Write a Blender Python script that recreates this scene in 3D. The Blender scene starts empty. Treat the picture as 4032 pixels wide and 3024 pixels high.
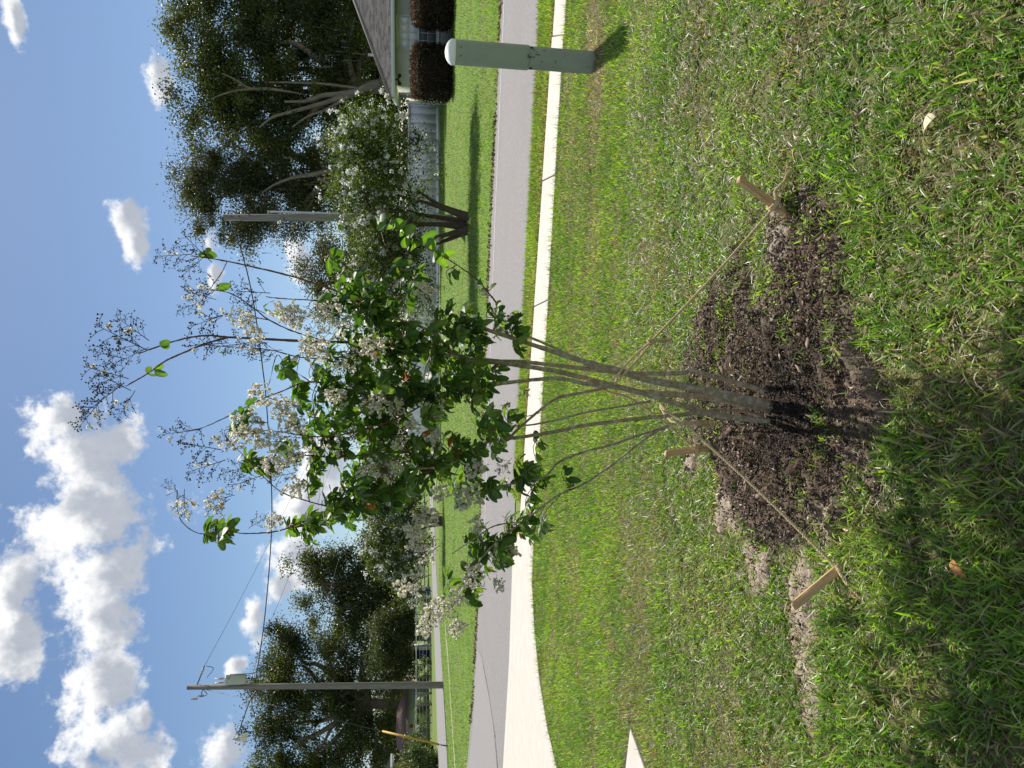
import bpy, math, random
import numpy as np
from mathutils import Matrix, Vector
R = math.radians
random.seed(7)
rng = np.random.default_rng(11)
sc = bpy.context.scene
C = sc.collection

# ------------------------------------------------------------------ camera
# The photograph is a portrait picture stored on its side: the camera is rolled by a quarter turn.
F, HOR, CH = 3000.0, 1630.0, 1.5           # focal length and horizon in photo pixels, eye height in metres
PITCH = math.atan((2016 - HOR) / F)
cam_d = bpy.data.cameras.new('camera')
cam = bpy.data.objects.new('camera', cam_d)
C.objects.link(cam)
cam_d.sensor_fit = 'HORIZONTAL'
cam_d.sensor_width = 36.0
cam_d.lens = 36.0 * F / 4032.0
cam_d.clip_start = 0.05
cam_d.clip_end = 3000
cp, sp = math.cos(PITCH), math.sin(PITCH)
fwd, upc = Vector((0, cp, -sp)), Vector((0, sp, cp))
xa, ya, za = -upc, Vector((1, 0, 0)), -fwd       # picture right = world down, picture up = world right
cam.matrix_world = Matrix(((xa.x, ya.x, za.x, 0), (xa.y, ya.y, za.y, 0), (xa.z, ya.z, za.z, CH), (0, 0, 0, 1)))
sc.camera = cam

def D(x, y):
    return np.array([(1512 - y) / F, cp - (x - 2016) / F * sp, -sp - (x - 2016) / F * cp])
def G(x, y, z=0.0):                              # photo pixel -> point on the ground
    d = D(x, y)
    return np.array([0, 0, CH]) + d * ((z - CH) / d[2])
def P(x, y, Y):                                  # photo pixel -> point at a given distance
    d = D(x, y)
    return np.array([0, 0, CH]) + d * (Y / d[1])

# ------------------------------------------------------------------ sky, sun, exposure
SUN_EL, SUN_AZ = R(48), R(15)                    # azimuth measured from +Y towards +X
w = bpy.data.worlds.new('World'); sc.world = w; w.use_nodes = True
nt = w.node_tree; nt.nodes.clear()
N = nt.nodes.new; L = nt.links.new
sky = N('ShaderNodeTexSky'); sky.sky_type = 'NISHITA'; sky.sun_disc = False
sky.sun_elevation = SUN_EL; sky.sun_rotation = SUN_AZ
sky.air_density = 1.0; sky.dust_density = 0.25; sky.ozone_density = 4.0; sky.altitude = 20
bg_sky = N('ShaderNodeBackground'); bg_sky.inputs[1].default_value = 0.068
L(sky.outputs[0], bg_sky.inputs[0])
tc = N('ShaderNodeTexCoord')
def vdot(vec):
    n = N('ShaderNodeVectorMath'); n.operation = 'DOT_PRODUCT'
    L(tc.outputs['Generated'], n.inputs[0]); n.inputs[1].default_value = vec
    return n.outputs['Value']
def mth(op, a, b=None, c=None, clamp=False):
    n = N('ShaderNodeMath'); n.operation = op; n.use_clamp = clamp
    for i, v in enumerate((a, b, c)):
        if v is None: continue
        if isinstance(v, (int, float)): n.inputs[i].default_value = v
        else: L(v, n.inputs[i])
    return n.outputs[0]
def wnoise(scale, detail, rough, off=(0, 0, 0)):
    m = N('ShaderNodeMapping'); m.inputs['Location'].default_value = off
    L(tc.outputs['Generated'], m.inputs['Vector'])
    n = N('ShaderNodeTexNoise'); n.inputs['Scale'].default_value = scale
    n.inputs['Detail'].default_value = detail; n.inputs['Roughness'].default_value = rough
    L(m.outputs[0], n.inputs['Vector'])
    return n.outputs['Fac']
CLOUDS = [  # direction given as a photo pixel, half-size up-down, half-size sideways (photo pixels)
    (250, 1650, 120, 125), (335, 1790, 225, 205), (345, 2030, 270, 235), (420, 2230, 195, 155), (400, 2430, 155, 190), (395, 2690, 140, 165),
    (500, 850, 85, 100), (530, 960, 62, 115), (625, 320, 60, 110), (40, 2290, 120, 170), (25, 2530, 130, 180),
    (470, 2950, 170, 150), (340, 3060, 130, 150), (560, 2830, 70, 70), (880, 2950, 105, 125),
    (1000, 2420, 60, 110), (1085, 2320, 80, 95), (1160, 2200, 130, 140), (1190, 2000, 130, 170), (1270, 1850, 110, 160), (925, 2620, 45, 45),
    (830, 970, 42, 75), (840, 1090, 34, 90), (1180, 1010, 60, 140), (60, 100, 40, 110)]
wob = wnoise(7.0, 2.0, 0.5, (3, 1, 2))
field = None; low = None
for (px, py, ru, rs) in CLOUDS:
    c = D(px, py); c = c / np.linalg.norm(c)
    t1 = np.cross(c, (0, 0, 1.0)); t1 /= np.linalg.norm(t1)
    t2 = np.cross(t1, c)
    k = np.linalg.norm(D(px, py))
    a = mth('MULTIPLY', vdot(tuple(t1)), F * k * 0.94 / rs)
    b = mth('MULTIPLY', vdot(tuple(t2)), F * k * 0.94 / ru)
    d2 = mth('ADD', mth('MULTIPLY', a, a), mth('MULTIPLY', b, b))
    f = mth('SUBTRACT', 1.0, mth('SQRT', d2))
    f = mth('SUBTRACT', f, mth('LESS_THAN', vdot(tuple(c)), 0.2))
    field = f if field is None else mth('SMOOTH_MAX', field, f, 0.25)
    b2 = mth('ADD', b, 0.42)
    g2 = mth('SUBTRACT', 0.95, mth('SQRT', mth('ADD', mth('MULTIPLY', a, a), mth('MULTIPLY', mth('MULTIPLY', b2, b2), 1.5))))
    g2 = mth('SUBTRACT', g2, mth('LESS_THAN', vdot(tuple(c)), 0.2))
    low = g2 if low is None else mth('SMOOTH_MAX', low, g2, 0.35)
back = mth('LESS_THAN', vdot((0, 1, 0)), 0.15)        # unseen clouds behind the camera, made denser to brighten shaded faces
gen = mth('MULTIPLY', mth('SUBTRACT', wnoise(2.6, 3, 0.5, (8, 2, 5)), 0.50), 5.0)
gen = mth('SUBTRACT', mth('MULTIPLY', gen, back), mth('SUBTRACT', 1.0, back))
field = mth('MAXIMUM', field, gen)
low = mth('MAXIMUM', low, mth('SUBTRACT', gen, 0.4))
n1 = wnoise(17.0, 10.0, 0.60)
n2 = wnoise(62.0, 8.0, 0.62, (1, 4, 2))
edge = mth('ADD', field, mth('MULTIPLY', mth('SUBTRACT', n1, 0.53), 2.9))
edge = mth('ADD', edge, mth('MULTIPLY', mth('SUBTRACT', n2, 0.5), 1.1))
def smooth(v, lo, hi):
    n = N('ShaderNodeMapRange'); n.interpolation_type = 'SMOOTHSTEP'
    n.inputs['From Min'].default_value = lo; n.inputs['From Max'].default_value = hi
    L(v, n.inputs['Value']); return n.outputs[0]
mask = smooth(edge, -0.08, 0.48)
n3 = wnoise(30.0, 7.0, 0.55, (6, 2, 9))
core = smooth(mth('ADD', low, mth('MULTIPLY', mth('SUBTRACT', n3, 0.5), 1.9)), -0.12, 0.62)
core = mth('MULTIPLY', core, 0.95)
core = mth('ADD', core, mth('MULTIPLY', mth('SUBTRACT', n2, 0.5), 0.35), clamp=True)
cr = N('ShaderNodeMix'); cr.data_type = 'RGBA'
cr.inputs['A'].default_value = (1.0, 1.0, 1.0, 1); cr.inputs['B'].default_value = (0.43, 0.47, 0.54, 1)
L(core, cr.inputs['Factor'])
bg_c = N('ShaderNodeBackground'); bg_c.inputs[1].default_value = 0.80
L(cr.outputs['Result'], bg_c.inputs[0])
mx = N('ShaderNodeMixShader'); L(mask, mx.inputs[0]); L(bg_sky.outputs[0], mx.inputs[1]); L(bg_c.outputs[0], mx.inputs[2])
wo = N('ShaderNodeOutputWorld'); L(mx.outputs[0], wo.inputs[0])
w.cycles.sampling_method = 'MANUAL'; w.cycles.sample_map_resolution = 512

sd = bpy.data.lights.new('sun', 'SUN'); sun = bpy.data.objects.new('sun', sd); C.objects.link(sun)
sd.energy = 5.0; sd.angle = R(0.53); sd.color = (1.0, 0.95, 0.87)
sv = Vector((math.sin(SUN_AZ) * math.cos(SUN_EL), math.cos(SUN_AZ) * math.cos(SUN_EL), math.sin(SUN_EL)))
sun.rotation_euler = sv.to_track_quat('Z', 'Y').to_euler()
sun.location = (0, 0, 30)
sc.view_settings.view_transform = 'Standard'; sc.view_settings.look = 'None'
sc.view_settings.exposure = 0.42; sc.view_settings.gamma = 1.0
sc.cycles.use_denoising = True
sc.cycles.max_bounces = 6; sc.cycles.diffuse_bounces = 3; sc.cycles.transmission_bounces = 5
sc.cycles.sample_clamp_indirect = 6.0

# ------------------------------------------------------------------ helpers
def wl(o):
    v = Vector((0, 0, 0))
    while o is not None:
        v += o.location; o = o.parent
    return np.array(v)
def thing(name, label, cat, loc=(0, 0, 0), group=None):
    o = bpy.data.objects.new(name, None); C.objects.link(o); o.location = loc
    o.empty_display_size = 0.1
    tag(o, label, cat, group); return o
def tag(o, label, cat, group=None):
    o['label'] = label; o['category'] = cat
    if group: o['group'] = group
    return o
def mesh_np(name, V, quads=None, tris=None, col=None, smooth=False):
    me = bpy.data.meshes.new(name)
    V = np.asarray(V, dtype=np.float32).reshape(-1, 3)
    q = np.zeros((0, 4), np.int32) if quads is None or len(quads) == 0 else np.asarray(quads, np.int32).reshape(-1, 4)
    t = np.zeros((0, 3), np.int32) if tris is None or len(tris) == 0 else np.asarray(tris, np.int32).reshape(-1, 3)
    me.vertices.add(len(V)); me.vertices.foreach_set('co', V.ravel())
    loops = np.concatenate([q.ravel(), t.ravel()]).astype(np.int32)
    me.loops.add(len(loops)); me.loops.foreach_set('vertex_index', loops)
    starts = np.concatenate([np.arange(len(q)) * 4, len(q) * 4 + np.arange(len(t)) * 3]).astype(np.int32)
    me.polygons.add(len(starts)); me.polygons.foreach_set('loop_start', starts)
    if smooth: me.polygons.foreach_set('use_smooth', np.ones(len(starts), bool))
    me.update(calc_edges=True); me.validate()
    if col is not None:
        col = np.asarray(col, np.float32)
        rgba = np.ones((len(V), 4), np.float32); rgba[:, :3] = col
        a = me.color_attributes.new('col', 'FLOAT_COLOR', 'POINT'); a.data.foreach_set('color', rgba.ravel())
    return me
def link(name, me, m, parent=None, kind=None, loc=None):
    o = bpy.data.objects.new(name, me); C.objects.link(o)
    if m is not None and len(me.materials) == 0: me.materials.append(m)
    if parent is not None: o.parent = parent
    if loc is not None: o.location = Vector(loc) - Vector(wl(parent)) if parent is not None else Vector(loc)
    if kind: o['kind'] = kind
    return o
class MB:
    """collects shapes in world coordinates, builds ONE mesh object"""
    def __init__(s): s.v = []; s.q = []; s.t = []; s.c = []; s.n = 0
    def add(s, v, q=None, t=None, c=None):
        v = np.asarray(v, float).reshape(-1, 3)
        if q is not None and len(q): s.q.append(np.asarray(q, int).reshape(-1, 4) + s.n)
        if t is not None and len(t): s.t.append(np.asarray(t, int).reshape(-1, 3) + s.n)
        s.v.append(v); s.n += len(v)
        c = (1, 1, 1) if c is None else c
        c = np.asarray(c, float)
        s.c.append(np.tile(c, (len(v), 1)) if c.ndim == 1 else c)
        return s
    def box(s, lo, hi, c=None, e1=None, e2=None, o=None):
        """axis box, or in the frame o + a*e1 + b*e2 + c*z"""
        x0, y0, z0 = lo; x1, y1, z1 = hi
        v = np.array([(x, y, z) for z in (z0, z1) for x, y in ((x0, y0), (x1, y0), (x1, y1), (x0, y1))], float)
        if e1 is not None:
            v = np.array(o) + v[:, :1] * np.array(e1) + v[:, 1:2] * np.array(e2) + v[:, 2:] * np.array((0, 0, 1.0))
        return s.add(v, [(3, 2, 1, 0), (4, 5, 6, 7), (0, 1, 5, 4), (1, 2, 6, 5), (2, 3, 7, 6), (3, 0, 4, 7)], None, c)
    def tube(s, pts, rad, n=8, c=None, smooth=0, cap=True):
        v, q, t = tube(pts, rad, n, smooth, cap); return s.add(v, q, t, c)
    def lathe(s, prof, n, ctr, axis=(0, 0, 1), c=None):
        pts = [np.array(ctr) + np.array(axis) * h for h, r in prof]
        return s.add(*tube(pts, [r for h, r in prof], n, 0, True), c)
    def mesh(s, name, off=(0, 0, 0), smooth=False):
        V = np.concatenate(s.v) - np.asarray(off)
        return mesh_np(name, V, np.concatenate(s.q) if s.q else None, np.concatenate(s.t) if s.t else None, np.concatenate(s.c), smooth)
    def build(s, name, m, parent=None, kind=None, smooth=False, origin=None):
        if parent is not None:
            return link(name, s.mesh(name, wl(parent), smooth), m, parent, kind)
        o = origin if origin is not None else (0, 0, 0)
        return link(name, s.mesh(name, o, smooth), m, None, kind, o)
def catmull(pts, sub):
    p = np.asarray(pts, float)
    if sub < 2 or len(p) < 3:
        return p
    e = np.concatenate([[2 * p[0] - p[1]], p, [2 * p[-1] - p[-2]]])
    out = []
    for i in range(len(p) - 1):
        a, b, c_, d = e[i:i + 4]
        for k in range(sub):
            t = k / sub
            out.append(0.5 * (2 * b + (c_ - a) * t + (2 * a - 5 * b + 4 * c_ - d) * t * t + (3 * b - a - 3 * c_ + d) * t ** 3))
    out.append(p[-1]); return np.array(out)
def tube(pts, rad, n=8, smooth=0, cap=True):
    rad = np.asarray(rad if np.ndim(rad) else [rad] * len(pts), float)
    if smooth > 1:
        P4 = catmull(np.column_stack([np.asarray(pts, float), rad]), smooth); p, rad = P4[:, :3], np.maximum(P4[:, 3], 1e-4)
    else: p = np.asarray(pts, float)
    t = np.gradient(p, axis=0); t /= np.maximum(np.linalg.norm(t, axis=1, keepdims=True), 1e-9)
    for i in range(1, len(t)):
        if np.linalg.norm(t[i]) < 0.5: t[i] = t[i - 1]
    ref = np.array((1.0, 0, 0)) if abs(t[0][0]) < 0.8 else np.array((0, 1.0, 0))
    u = np.cross(t[0], ref); u /= np.linalg.norm(u)
    ang = np.arange(n) * 2 * math.pi / n
    V = []
    for i in range(len(p)):
        u = u - t[i] * np.dot(u, t[i]); u /= max(np.linalg.norm(u), 1e-9)
        b = np.cross(t[i], u)
        V.append(p[i] + rad[i] * (np.cos(ang)[:, None] * u + np.sin(ang)[:, None] * b))
    m = len(p)
    V = np.concatenate(V)
    a = np.arange(n); b_ = (a + 1) % n
    Q = np.concatenate([np.column_stack([i * n + a, i * n + b_, (i + 1) * n + b_, (i + 1) * n + a]) for i in range(m - 1)])
    T = None
    if cap:
        V = np.concatenate([V, [p[0], p[-1]]])
        T = np.concatenate([np.column_stack([b_, a, np.full(n, m * n)]), np.column_stack([(m - 1) * n + a, (m - 1) * n + b_, np.full(n, m * n + 1)])])
    return V, Q, T
def hash2(ix, iy, s):
    v = np.sin(ix * 127.1 + iy * 311.7 + s * 74.7) * 43758.5453
    return v - np.floor(v)
def vnoise(x, y, s=0):
    ix, iy = np.floor(x), np.floor(y); fx, fy = x - ix, y - iy
    fx, fy = fx * fx * (3 - 2 * fx), fy * fy * (3 - 2 * fy)
    a, b, c_, d = hash2(ix, iy, s), hash2(ix + 1, iy, s), hash2(ix, iy + 1, s), hash2(ix + 1, iy + 1, s)
    return (a * (1 - fx) + b * fx) * (1 - fy) + (c_ * (1 - fx) + d * fx) * fy
def fbm(x, y, s=0, o=4):
    r = 0; amp = 0.5; tot = 0
    for i in range(o):
        r = r + amp * vnoise(x * 2 ** i, y * 2 ** i, s + i * 3.1); tot += amp; amp *= 0.5
    return r / tot
def sstep(x, a, b):
    t = np.clip((x - a) / (b - a), 0, 1); return t * t * (3 - 2 * t)

# ------------------------------------------------------------------ materials
def mat(name, c1, c2=None, scale=8.0, rough=0.8, bump=0.0, bscale=None, attr=False, transl=0.0, tcol=None, spec=0.3, metal=0.0, stretch=None, detail=6.0, rand=0.0, c3=None, c3amt=(0.55, 0.7), c3scale=2.0, backcol=None):
    m = bpy.data.materials.new(name); m.use_nodes = True
    t = m.node_tree; b = t.nodes['Principled BSDF']; n = t.nodes.new; l = t.links.new
    b.inputs['Roughness'].default_value = rough; b.inputs['Specular IOR Level'].default_value = spec; b.inputs['Metallic'].default_value = metal
    geo = n('ShaderNodeNewGeometry'); vec = geo.outputs['Position']
    if stretch:
        mp = n('ShaderNodeMapping'); mp.inputs['Scale'].default_value = stretch; l(vec, mp.inputs[0]); vec = mp.outputs[0]
    ns = n('ShaderNodeTexNoise'); ns.inputs['Scale'].default_value = scale; ns.inputs['Detail'].default_value = detail; ns.inputs['Roughness'].default_value = 0.62
    l(vec, ns.inputs['Vector'])
    def mix(fac, A, B, mode='MIX'):
        x = n('ShaderNodeMix'); x.data_type = 'RGBA'; x.blend_type = mode
        for s_, v in (('Factor', fac), ('A', A), ('B', B)):
            if isinstance(v, (tuple, list)): x.inputs[s_].default_value = (*v, 1)
            elif isinstance(v, (int, float)): x.inputs[s_].default_value = v
            else: l(v, x.inputs[s_])
        return x.outputs['Result']
    rp = n('ShaderNodeMapRange'); rp.inputs['From Min'].default_value = 0.32; rp.inputs['From Max'].default_value = 0.68
    l(ns.outputs['Fac'], rp.inputs['Value'])
    c = mix(rp.outputs[0], c1, c2 if c2 is not None else c1)
    if c3 is not None:
        n3 = n('ShaderNodeTexNoise'); n3.inputs['Scale'].default_value = c3scale; n3.inputs['Detail'].default_value = 8; l(vec, n3.inputs['Vector'])
        r3 = n('ShaderNodeMapRange'); r3.inputs['From Min'].default_value = c3amt[0]; r3.inputs['From Max'].default_value = c3amt[1]; l(n3.outputs['Fac'], r3.inputs['Value'])
        c = mix(r3.outputs[0], c, c3)
    if attr:
        at = n('ShaderNodeAttribute'); at.attribute_name = 'col'
        c = mix(1.0, at.outputs['Color'], c, 'MULTIPLY')
    if rand:
        oi = n('ShaderNodeObjectInfo'); hs = n('ShaderNodeHueSaturation')
        mr = n('ShaderNodeMapRange'); mr.inputs['To Min'].default_value = 1 - rand; mr.inputs['To Max'].default_value = 1 + rand
        l(oi.outputs['Random'], mr.inputs['Value']); l(mr.outputs[0], hs.inputs['Value']); l(c, hs.inputs['Color']); c = hs.outputs['Color']
    if backcol is not None:
        c = mix(geo.outputs['Backfacing'], c, backcol)
    l(c, b.inputs['Base Color'])
    if bump:
        bp = n('ShaderNodeBump'); bp.inputs['Strength'].default_value = min(1.0, bump * 40); bp.inputs['Distance'].default_value = bump
        nb = n('ShaderNodeTexNoise'); nb.inputs['Scale'].default_value = bscale or scale * 4; nb.inputs['Detail'].default_value = 5; l(vec, nb.inputs['Vector'])
        l(nb.outputs['Fac'], bp.inputs['Height']); l(bp.outputs[0], b.inputs['Normal'])
    if transl:
        tr = n('ShaderNodeBsdfTranslucent'); ms = n('ShaderNodeMixShader'); ms.inputs[0].default_value = transl
        tcx = mix(1.0, c, tcol or (1, 1, 1), 'MULTIPLY')
        l(tcx, tr.inputs['Color']); l(b.outputs[0], ms.inputs[1]); l(tr.outputs[0], ms.inputs[2])
        l(ms.outputs[0], t.nodes['Material Output'].inputs['Surface'])
    return m
M = {}
M['ground'] = mat('lawn_ground', (0.10, 0.165, 0.025), (0.15, 0.215, 0.038), 0.9, 0.95, 0.012, 30, c3=(0.16, 0.15, 0.06), c3amt=(0.52, 0.75), c3scale=0.45)
M['thatch'] = mat('thatch', (0.09, 0.085, 0.035), (0.16, 0.14, 0.075), 14, 0.95, 0.01, 60, attr=True)
M['asphalt'] = mat('worn_asphalt', (0.175, 0.164, 0.157), (0.275, 0.26, 0.25), 28, 0.9, 0.004, 90, c3=(0.20, 0.195, 0.20), c3amt=(0.5, 0.8), c3scale=0.7)
M['asphalt2'] = mat('patch_asphalt', (0.215, 0.203, 0.196), (0.285, 0.27, 0.26), 28, 0.9, 0.003, 160)
M['paint'] = mat('white_road_paint', (0.46, 0.45, 0.45), (0.30, 0.29, 0.29), 9, 0.8)
M['concrete'] = mat('concrete', (0.50, 0.455, 0.395), (0.58, 0.535, 0.47), 5, 0.85, 0.002, 90, c3=(0.52, 0.47, 0.41), c3amt=(0.55, 0.85), c3scale=1.3)
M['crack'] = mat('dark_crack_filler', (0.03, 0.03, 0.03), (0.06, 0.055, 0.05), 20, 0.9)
M['soil'] = mat('soil', (0.65, 0.65, 0.65), (1.25, 1.2, 1.15), 45, 0.88, 0.012, 130, attr=True, spec=0.25)
M['chips'] = mat('soil_bits', (0.8, 0.8, 0.8), (1.2, 1.2, 1.2), 60, 0.9, attr=True)
M['grass'] = mat('grass_blade', (0.9, 0.9, 0.9), (1.1, 1.1, 1.1), 3, 0.40, attr=True, transl=0.45, tcol=(1.4, 1.45, 0.6), spec=0.5)
M['leaf'] = mat('hero_leaf', (0.85, 0.85, 0.85), (1.15, 1.15, 1.15), 40, 0.52, attr=True, transl=0.42, tcol=(1.9, 2.1, 0.6), spec=0.4)
M['oakleaf'] = mat('oak_leaf', (0.85, 0.85, 0.85), (1.15, 1.15, 1.15), 2, 0.5, attr=True, transl=0.30, tcol=(1.7, 1.6, 0.6), spec=0.4)
M['petal'] = mat('white_petal', (1, 1, 1), (0.92, 0.92, 0.92), 50, 0.7, attr=True, transl=0.52, spec=0.1)
M['bud'] = mat('seed_bud', (0.8, 0.8, 0.8), (1.2, 1.2, 1.2), 60, 0.6, attr=True)
M['bark'] = mat('smooth_grey_bark', (0.20, 0.155, 0.105), (0.42, 0.355, 0.255), 70, 0.85, 0.004, 160, c3=(0.42, 0.40, 0.30), c3amt=(0.54, 0.60), c3scale=42, attr=True)
M['redbark'] = mat('young_shoot_bark', (0.13, 0.055, 0.035), (0.19, 0.09, 0.055), 60, 0.6, attr=True)
M['oakbark'] = mat('oak_bark', (0.15, 0.125, 0.10), (0.27, 0.235, 0.195), 6, 0.95, 0.03, 14, stretch=(1, 1, 0.35))
M['crapebark'] = mat('old_crape_bark', (0.07, 0.052, 0.04), (0.14, 0.105, 0.08), 18, 0.9, 0.01, 30, stretch=(1, 1, 0.3))
M['moss'] = mat('spanish_moss', (0.13, 0.135, 0.10), (0.20, 0.20, 0.155), 5, 0.95)
M['stake'] = mat('raw_pine', (0.44, 0.27, 0.12), (0.58, 0.40, 0.21), 45, 0.7, 0.001, 90, stretch=(1, 1, 0.12))
M['rope'] = mat('sisal_rope', (0.64, 0.49, 0.27), (0.80, 0.65, 0.41), 90, 0.95, 0.002, 300, transl=0.22)
M['pedestal'] = mat('pedestal_green', (0.27, 0.325, 0.255), (0.31, 0.365, 0.29), 5, 0.5, 0.0, c3=(0.235, 0.27, 0.215), c3amt=(0.58, 0.78), c3scale=9, spec=0.45)
M['pedestal_low'] = mat('pedestal_green_worn', (0.255, 0.305, 0.24), (0.30, 0.35, 0.275), 6, 0.6, 0.0, c3=(0.12, 0.12, 0.09), c3amt=(0.63, 0.72), c3scale=16, spec=0.4)
M['cap'] = mat('glare_white_cap', (0.78, 0.80, 0.74), (0.84, 0.85, 0.80), 8, 0.45, spec=0.5)  # whitened so the colour carries the sun glare on the dome
M['black'] = mat('black', (0.012, 0.012, 0.012), None, 8, 0.6)
M['stucco'] = mat('pale_green_stucco', (0.52, 0.53, 0.45), (0.57, 0.575, 0.49), 3, 0.9, 0.004, 80)
M['plinth'] = mat('plinth_paint', (0.36, 0.36, 0.33), (0.42, 0.41, 0.38), 5, 0.9)
M['trim'] = mat('white_trim', (0.70, 0.72, 0.72), (0.76, 0.78, 0.78), 3, 0.5)
M['vinyl'] = mat('white_vinyl', (0.84, 0.84, 0.84), (0.88, 0.88, 0.87), 2, 0.4, spec=0.4)
M['shingle'] = mat('grey_shingle', (0.215, 0.19, 0.165), (0.30, 0.27, 0.24), 30, 0.95, 0.003, 120, rand=0.38)
M['shingle_flat'] = mat('grey_shingle_far', (0.215, 0.19, 0.165), (0.30, 0.27, 0.24), 9, 0.95, 0.003, 120)
M['glass'] = mat('window_glass', (0.16, 0.19, 0.21), (0.20, 0.23, 0.25), 2, 0.08, spec=0.6)
M['blind'] = mat('white_blind', (0.80, 0.82, 0.80), (0.86, 0.88, 0.86), 3, 0.5, spec=0.6, stretch=(0.2, 0.2, 12))
M['screen'] = mat('insect_screen', (0.10, 0.12, 0.135), (0.14, 0.155, 0.17), 3, 0.5, spec=0.4)
M['shrubleaf'] = mat('maroon_shrub_leaf', (0.8, 0.8, 0.8), (1.2, 1.2, 1.2), 8, 0.6, attr=True, transl=0.15)
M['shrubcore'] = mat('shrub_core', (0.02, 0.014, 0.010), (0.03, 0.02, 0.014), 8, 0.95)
M['pole'] = mat('weathered_pole', (0.17, 0.155, 0.135), (0.27, 0.25, 0.225), 14, 0.95, 0.006, 30, stretch=(1, 1, 0.08))
M['metal'] = mat('grey_metal', (0.45, 0.47, 0.48), (0.52, 0.54, 0.55), 6, 0.5, spec=0.5)
M['darkmetal'] = mat('dark_metal', (0.08, 0.08, 0.085), (0.11, 0.11, 0.11), 6, 0.5)
M['porcelain'] = mat('porcelain', (0.45, 0.36, 0.33), (0.55, 0.45, 0.42), 6, 0.3)
M['wire'] = mat('black_wire', (0.03, 0.03, 0.035), (0.05, 0.05, 0.05), 6, 0.6)
M['yellow'] = mat('yellow_guard', (0.50, 0.30, 0.03), (0.58, 0.36, 0.05), 6, 0.5)
M['lampglass'] = mat('lamp_lens', (0.75, 0.75, 0.70), (0.8, 0.8, 0.75), 6, 0.3, transl=0.4)
M['roofbrown'] = mat('brown_roof', (0.15, 0.095, 0.08), (0.21, 0.14, 0.12), 5, 0.9)
M['farwall'] = mat('far_grey_wall', (0.30, 0.32, 0.27), (0.36, 0.37, 0.31), 2, 0.9)
M['orangewall'] = mat('ochre_wall', (0.48, 0.29, 0.09), (0.53, 0.33, 0.11), 2, 0.9)
M['blue'] = mat('blue_plastic', (0.012, 0.03, 0.10), (0.02, 0.05, 0.16), 3, 0.5)
M['redpanel'] = mat('red_paint', (0.25, 0.02, 0.02), (0.32, 0.03, 0.03), 3, 0.5)
M['whitepanel'] = mat('white_panel', (0.7, 0.7, 0.7), (0.78, 0.78, 0.78), 3, 0.5)
M['dryleaf'] = mat('dry_leaf', (0.42, 0.30, 0.19), (0.55, 0.43, 0.30), 60, 0.8, attr=True, transl=0.1)
M['barkchip'] = mat('bark_chip', (0.17, 0.115, 0.08), (0.30, 0.215, 0.155), 60, 0.9, 0.002, 150, rand=0.3, stretch=(1, 1, 1))

# ------------------------------------------------------------------ ground, road, pavement
def sheet(name, poly, z, m, kind='structure', parent=None, thick=0.0, sub=None):
    poly = np.asarray(poly, float)[:, :2]
    n = len(poly)
    ctr = np.array((*poly.mean(0), 0.0)) if parent is None else wl(parent)
    import bmesh
    bm = bmesh.new()
    vs = [bm.verts.new((p[0] - ctr[0], p[1] - ctr[1], z - ctr[2])) for p in poly]
    f = bm.faces.new(vs)
    if f.normal.z < 0 or True:
        bm.normal_update()
        if f.normal.z < 0: f.normal_flip()
    if thick:
        r = bmesh.ops.extrude_face_region(bm, geom=[f])
        top = [e for e in r['geom'] if isinstance(e, bmesh.types.BMVert)]
        bmesh.ops.translate(bm, verts=top, vec=(0, 0, thick))
        bmesh.ops.recalc_face_normals(bm, faces=bm.faces)
        eds = [e for e in bm.edges if all(v in set(top) for v in e.verts)]
        bmesh.ops.bevel(bm, geom=eds, offset=0.008, segments=2, affect='EDGES', profile=0.5)
    me = bpy.data.meshes.new(name); bm.to_mesh(me); bm.free()
    o = link(name, me, m, parent)
    if parent is None:
        o.location = ctr
        if kind: o['kind'] = kind
    return o
sheet('ground', [(-900, -60), (900, -60), (900, 1800), (-900, 1800)], 0.0, M['ground'])
RD = np.array((-0.937, 0.349)); RD /= np.linalg.norm(RD)            # along the road, towards the left
RN = np.array((RD[1], -RD[0])); RN = RN if RN[1] > 0 else -RN       # across the road, away from the camera
near_pts = [G(2132, 0), G(2085, 900), G(2060, 1400), G(2035, 1850), G(2024, 2200), G(2010, 2600), G(1985, 3024)]
far_pts = [G(1978, 0), G(1935, 900), G(1905, 1700), G(1885, 2378)]
def ext(p, d, k): return (p[0] + d[0] * k, p[1] + d[1] * k)
nr = [ext(near_pts[0], -RD, 40)] + [p[:2] for p in near_pts] + [ext(near_pts[-1], RD, 30)]
fr = [ext(far_pts[0], -RD, 40)] + [p[:2] for p in far_pts] + [(-8.0, 19.3), (-11.2, 21.9), (-15.5, 26.0), (-21.5, 31.0), (-40, 36)]
road = sheet('road', nr + fr[::-1], 0.012, M['asphalt'])
# worn white edge line, a strip on the road
l0 = [G(1989, -400), G(1989, 0), G(1951, 900), G(1925, 1650), G(1906, 2250)]
lw = 0.11
lp = [np.array(p[:2]) for p in l0]
lp[0] = lp[1] - RD * 14
sheet('edge_line', [p - RN * lw / 2 for p in lp] + [p + RN * lw / 2 for p in lp[::-1]], 0.016, M['paint'], parent=road)
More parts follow.
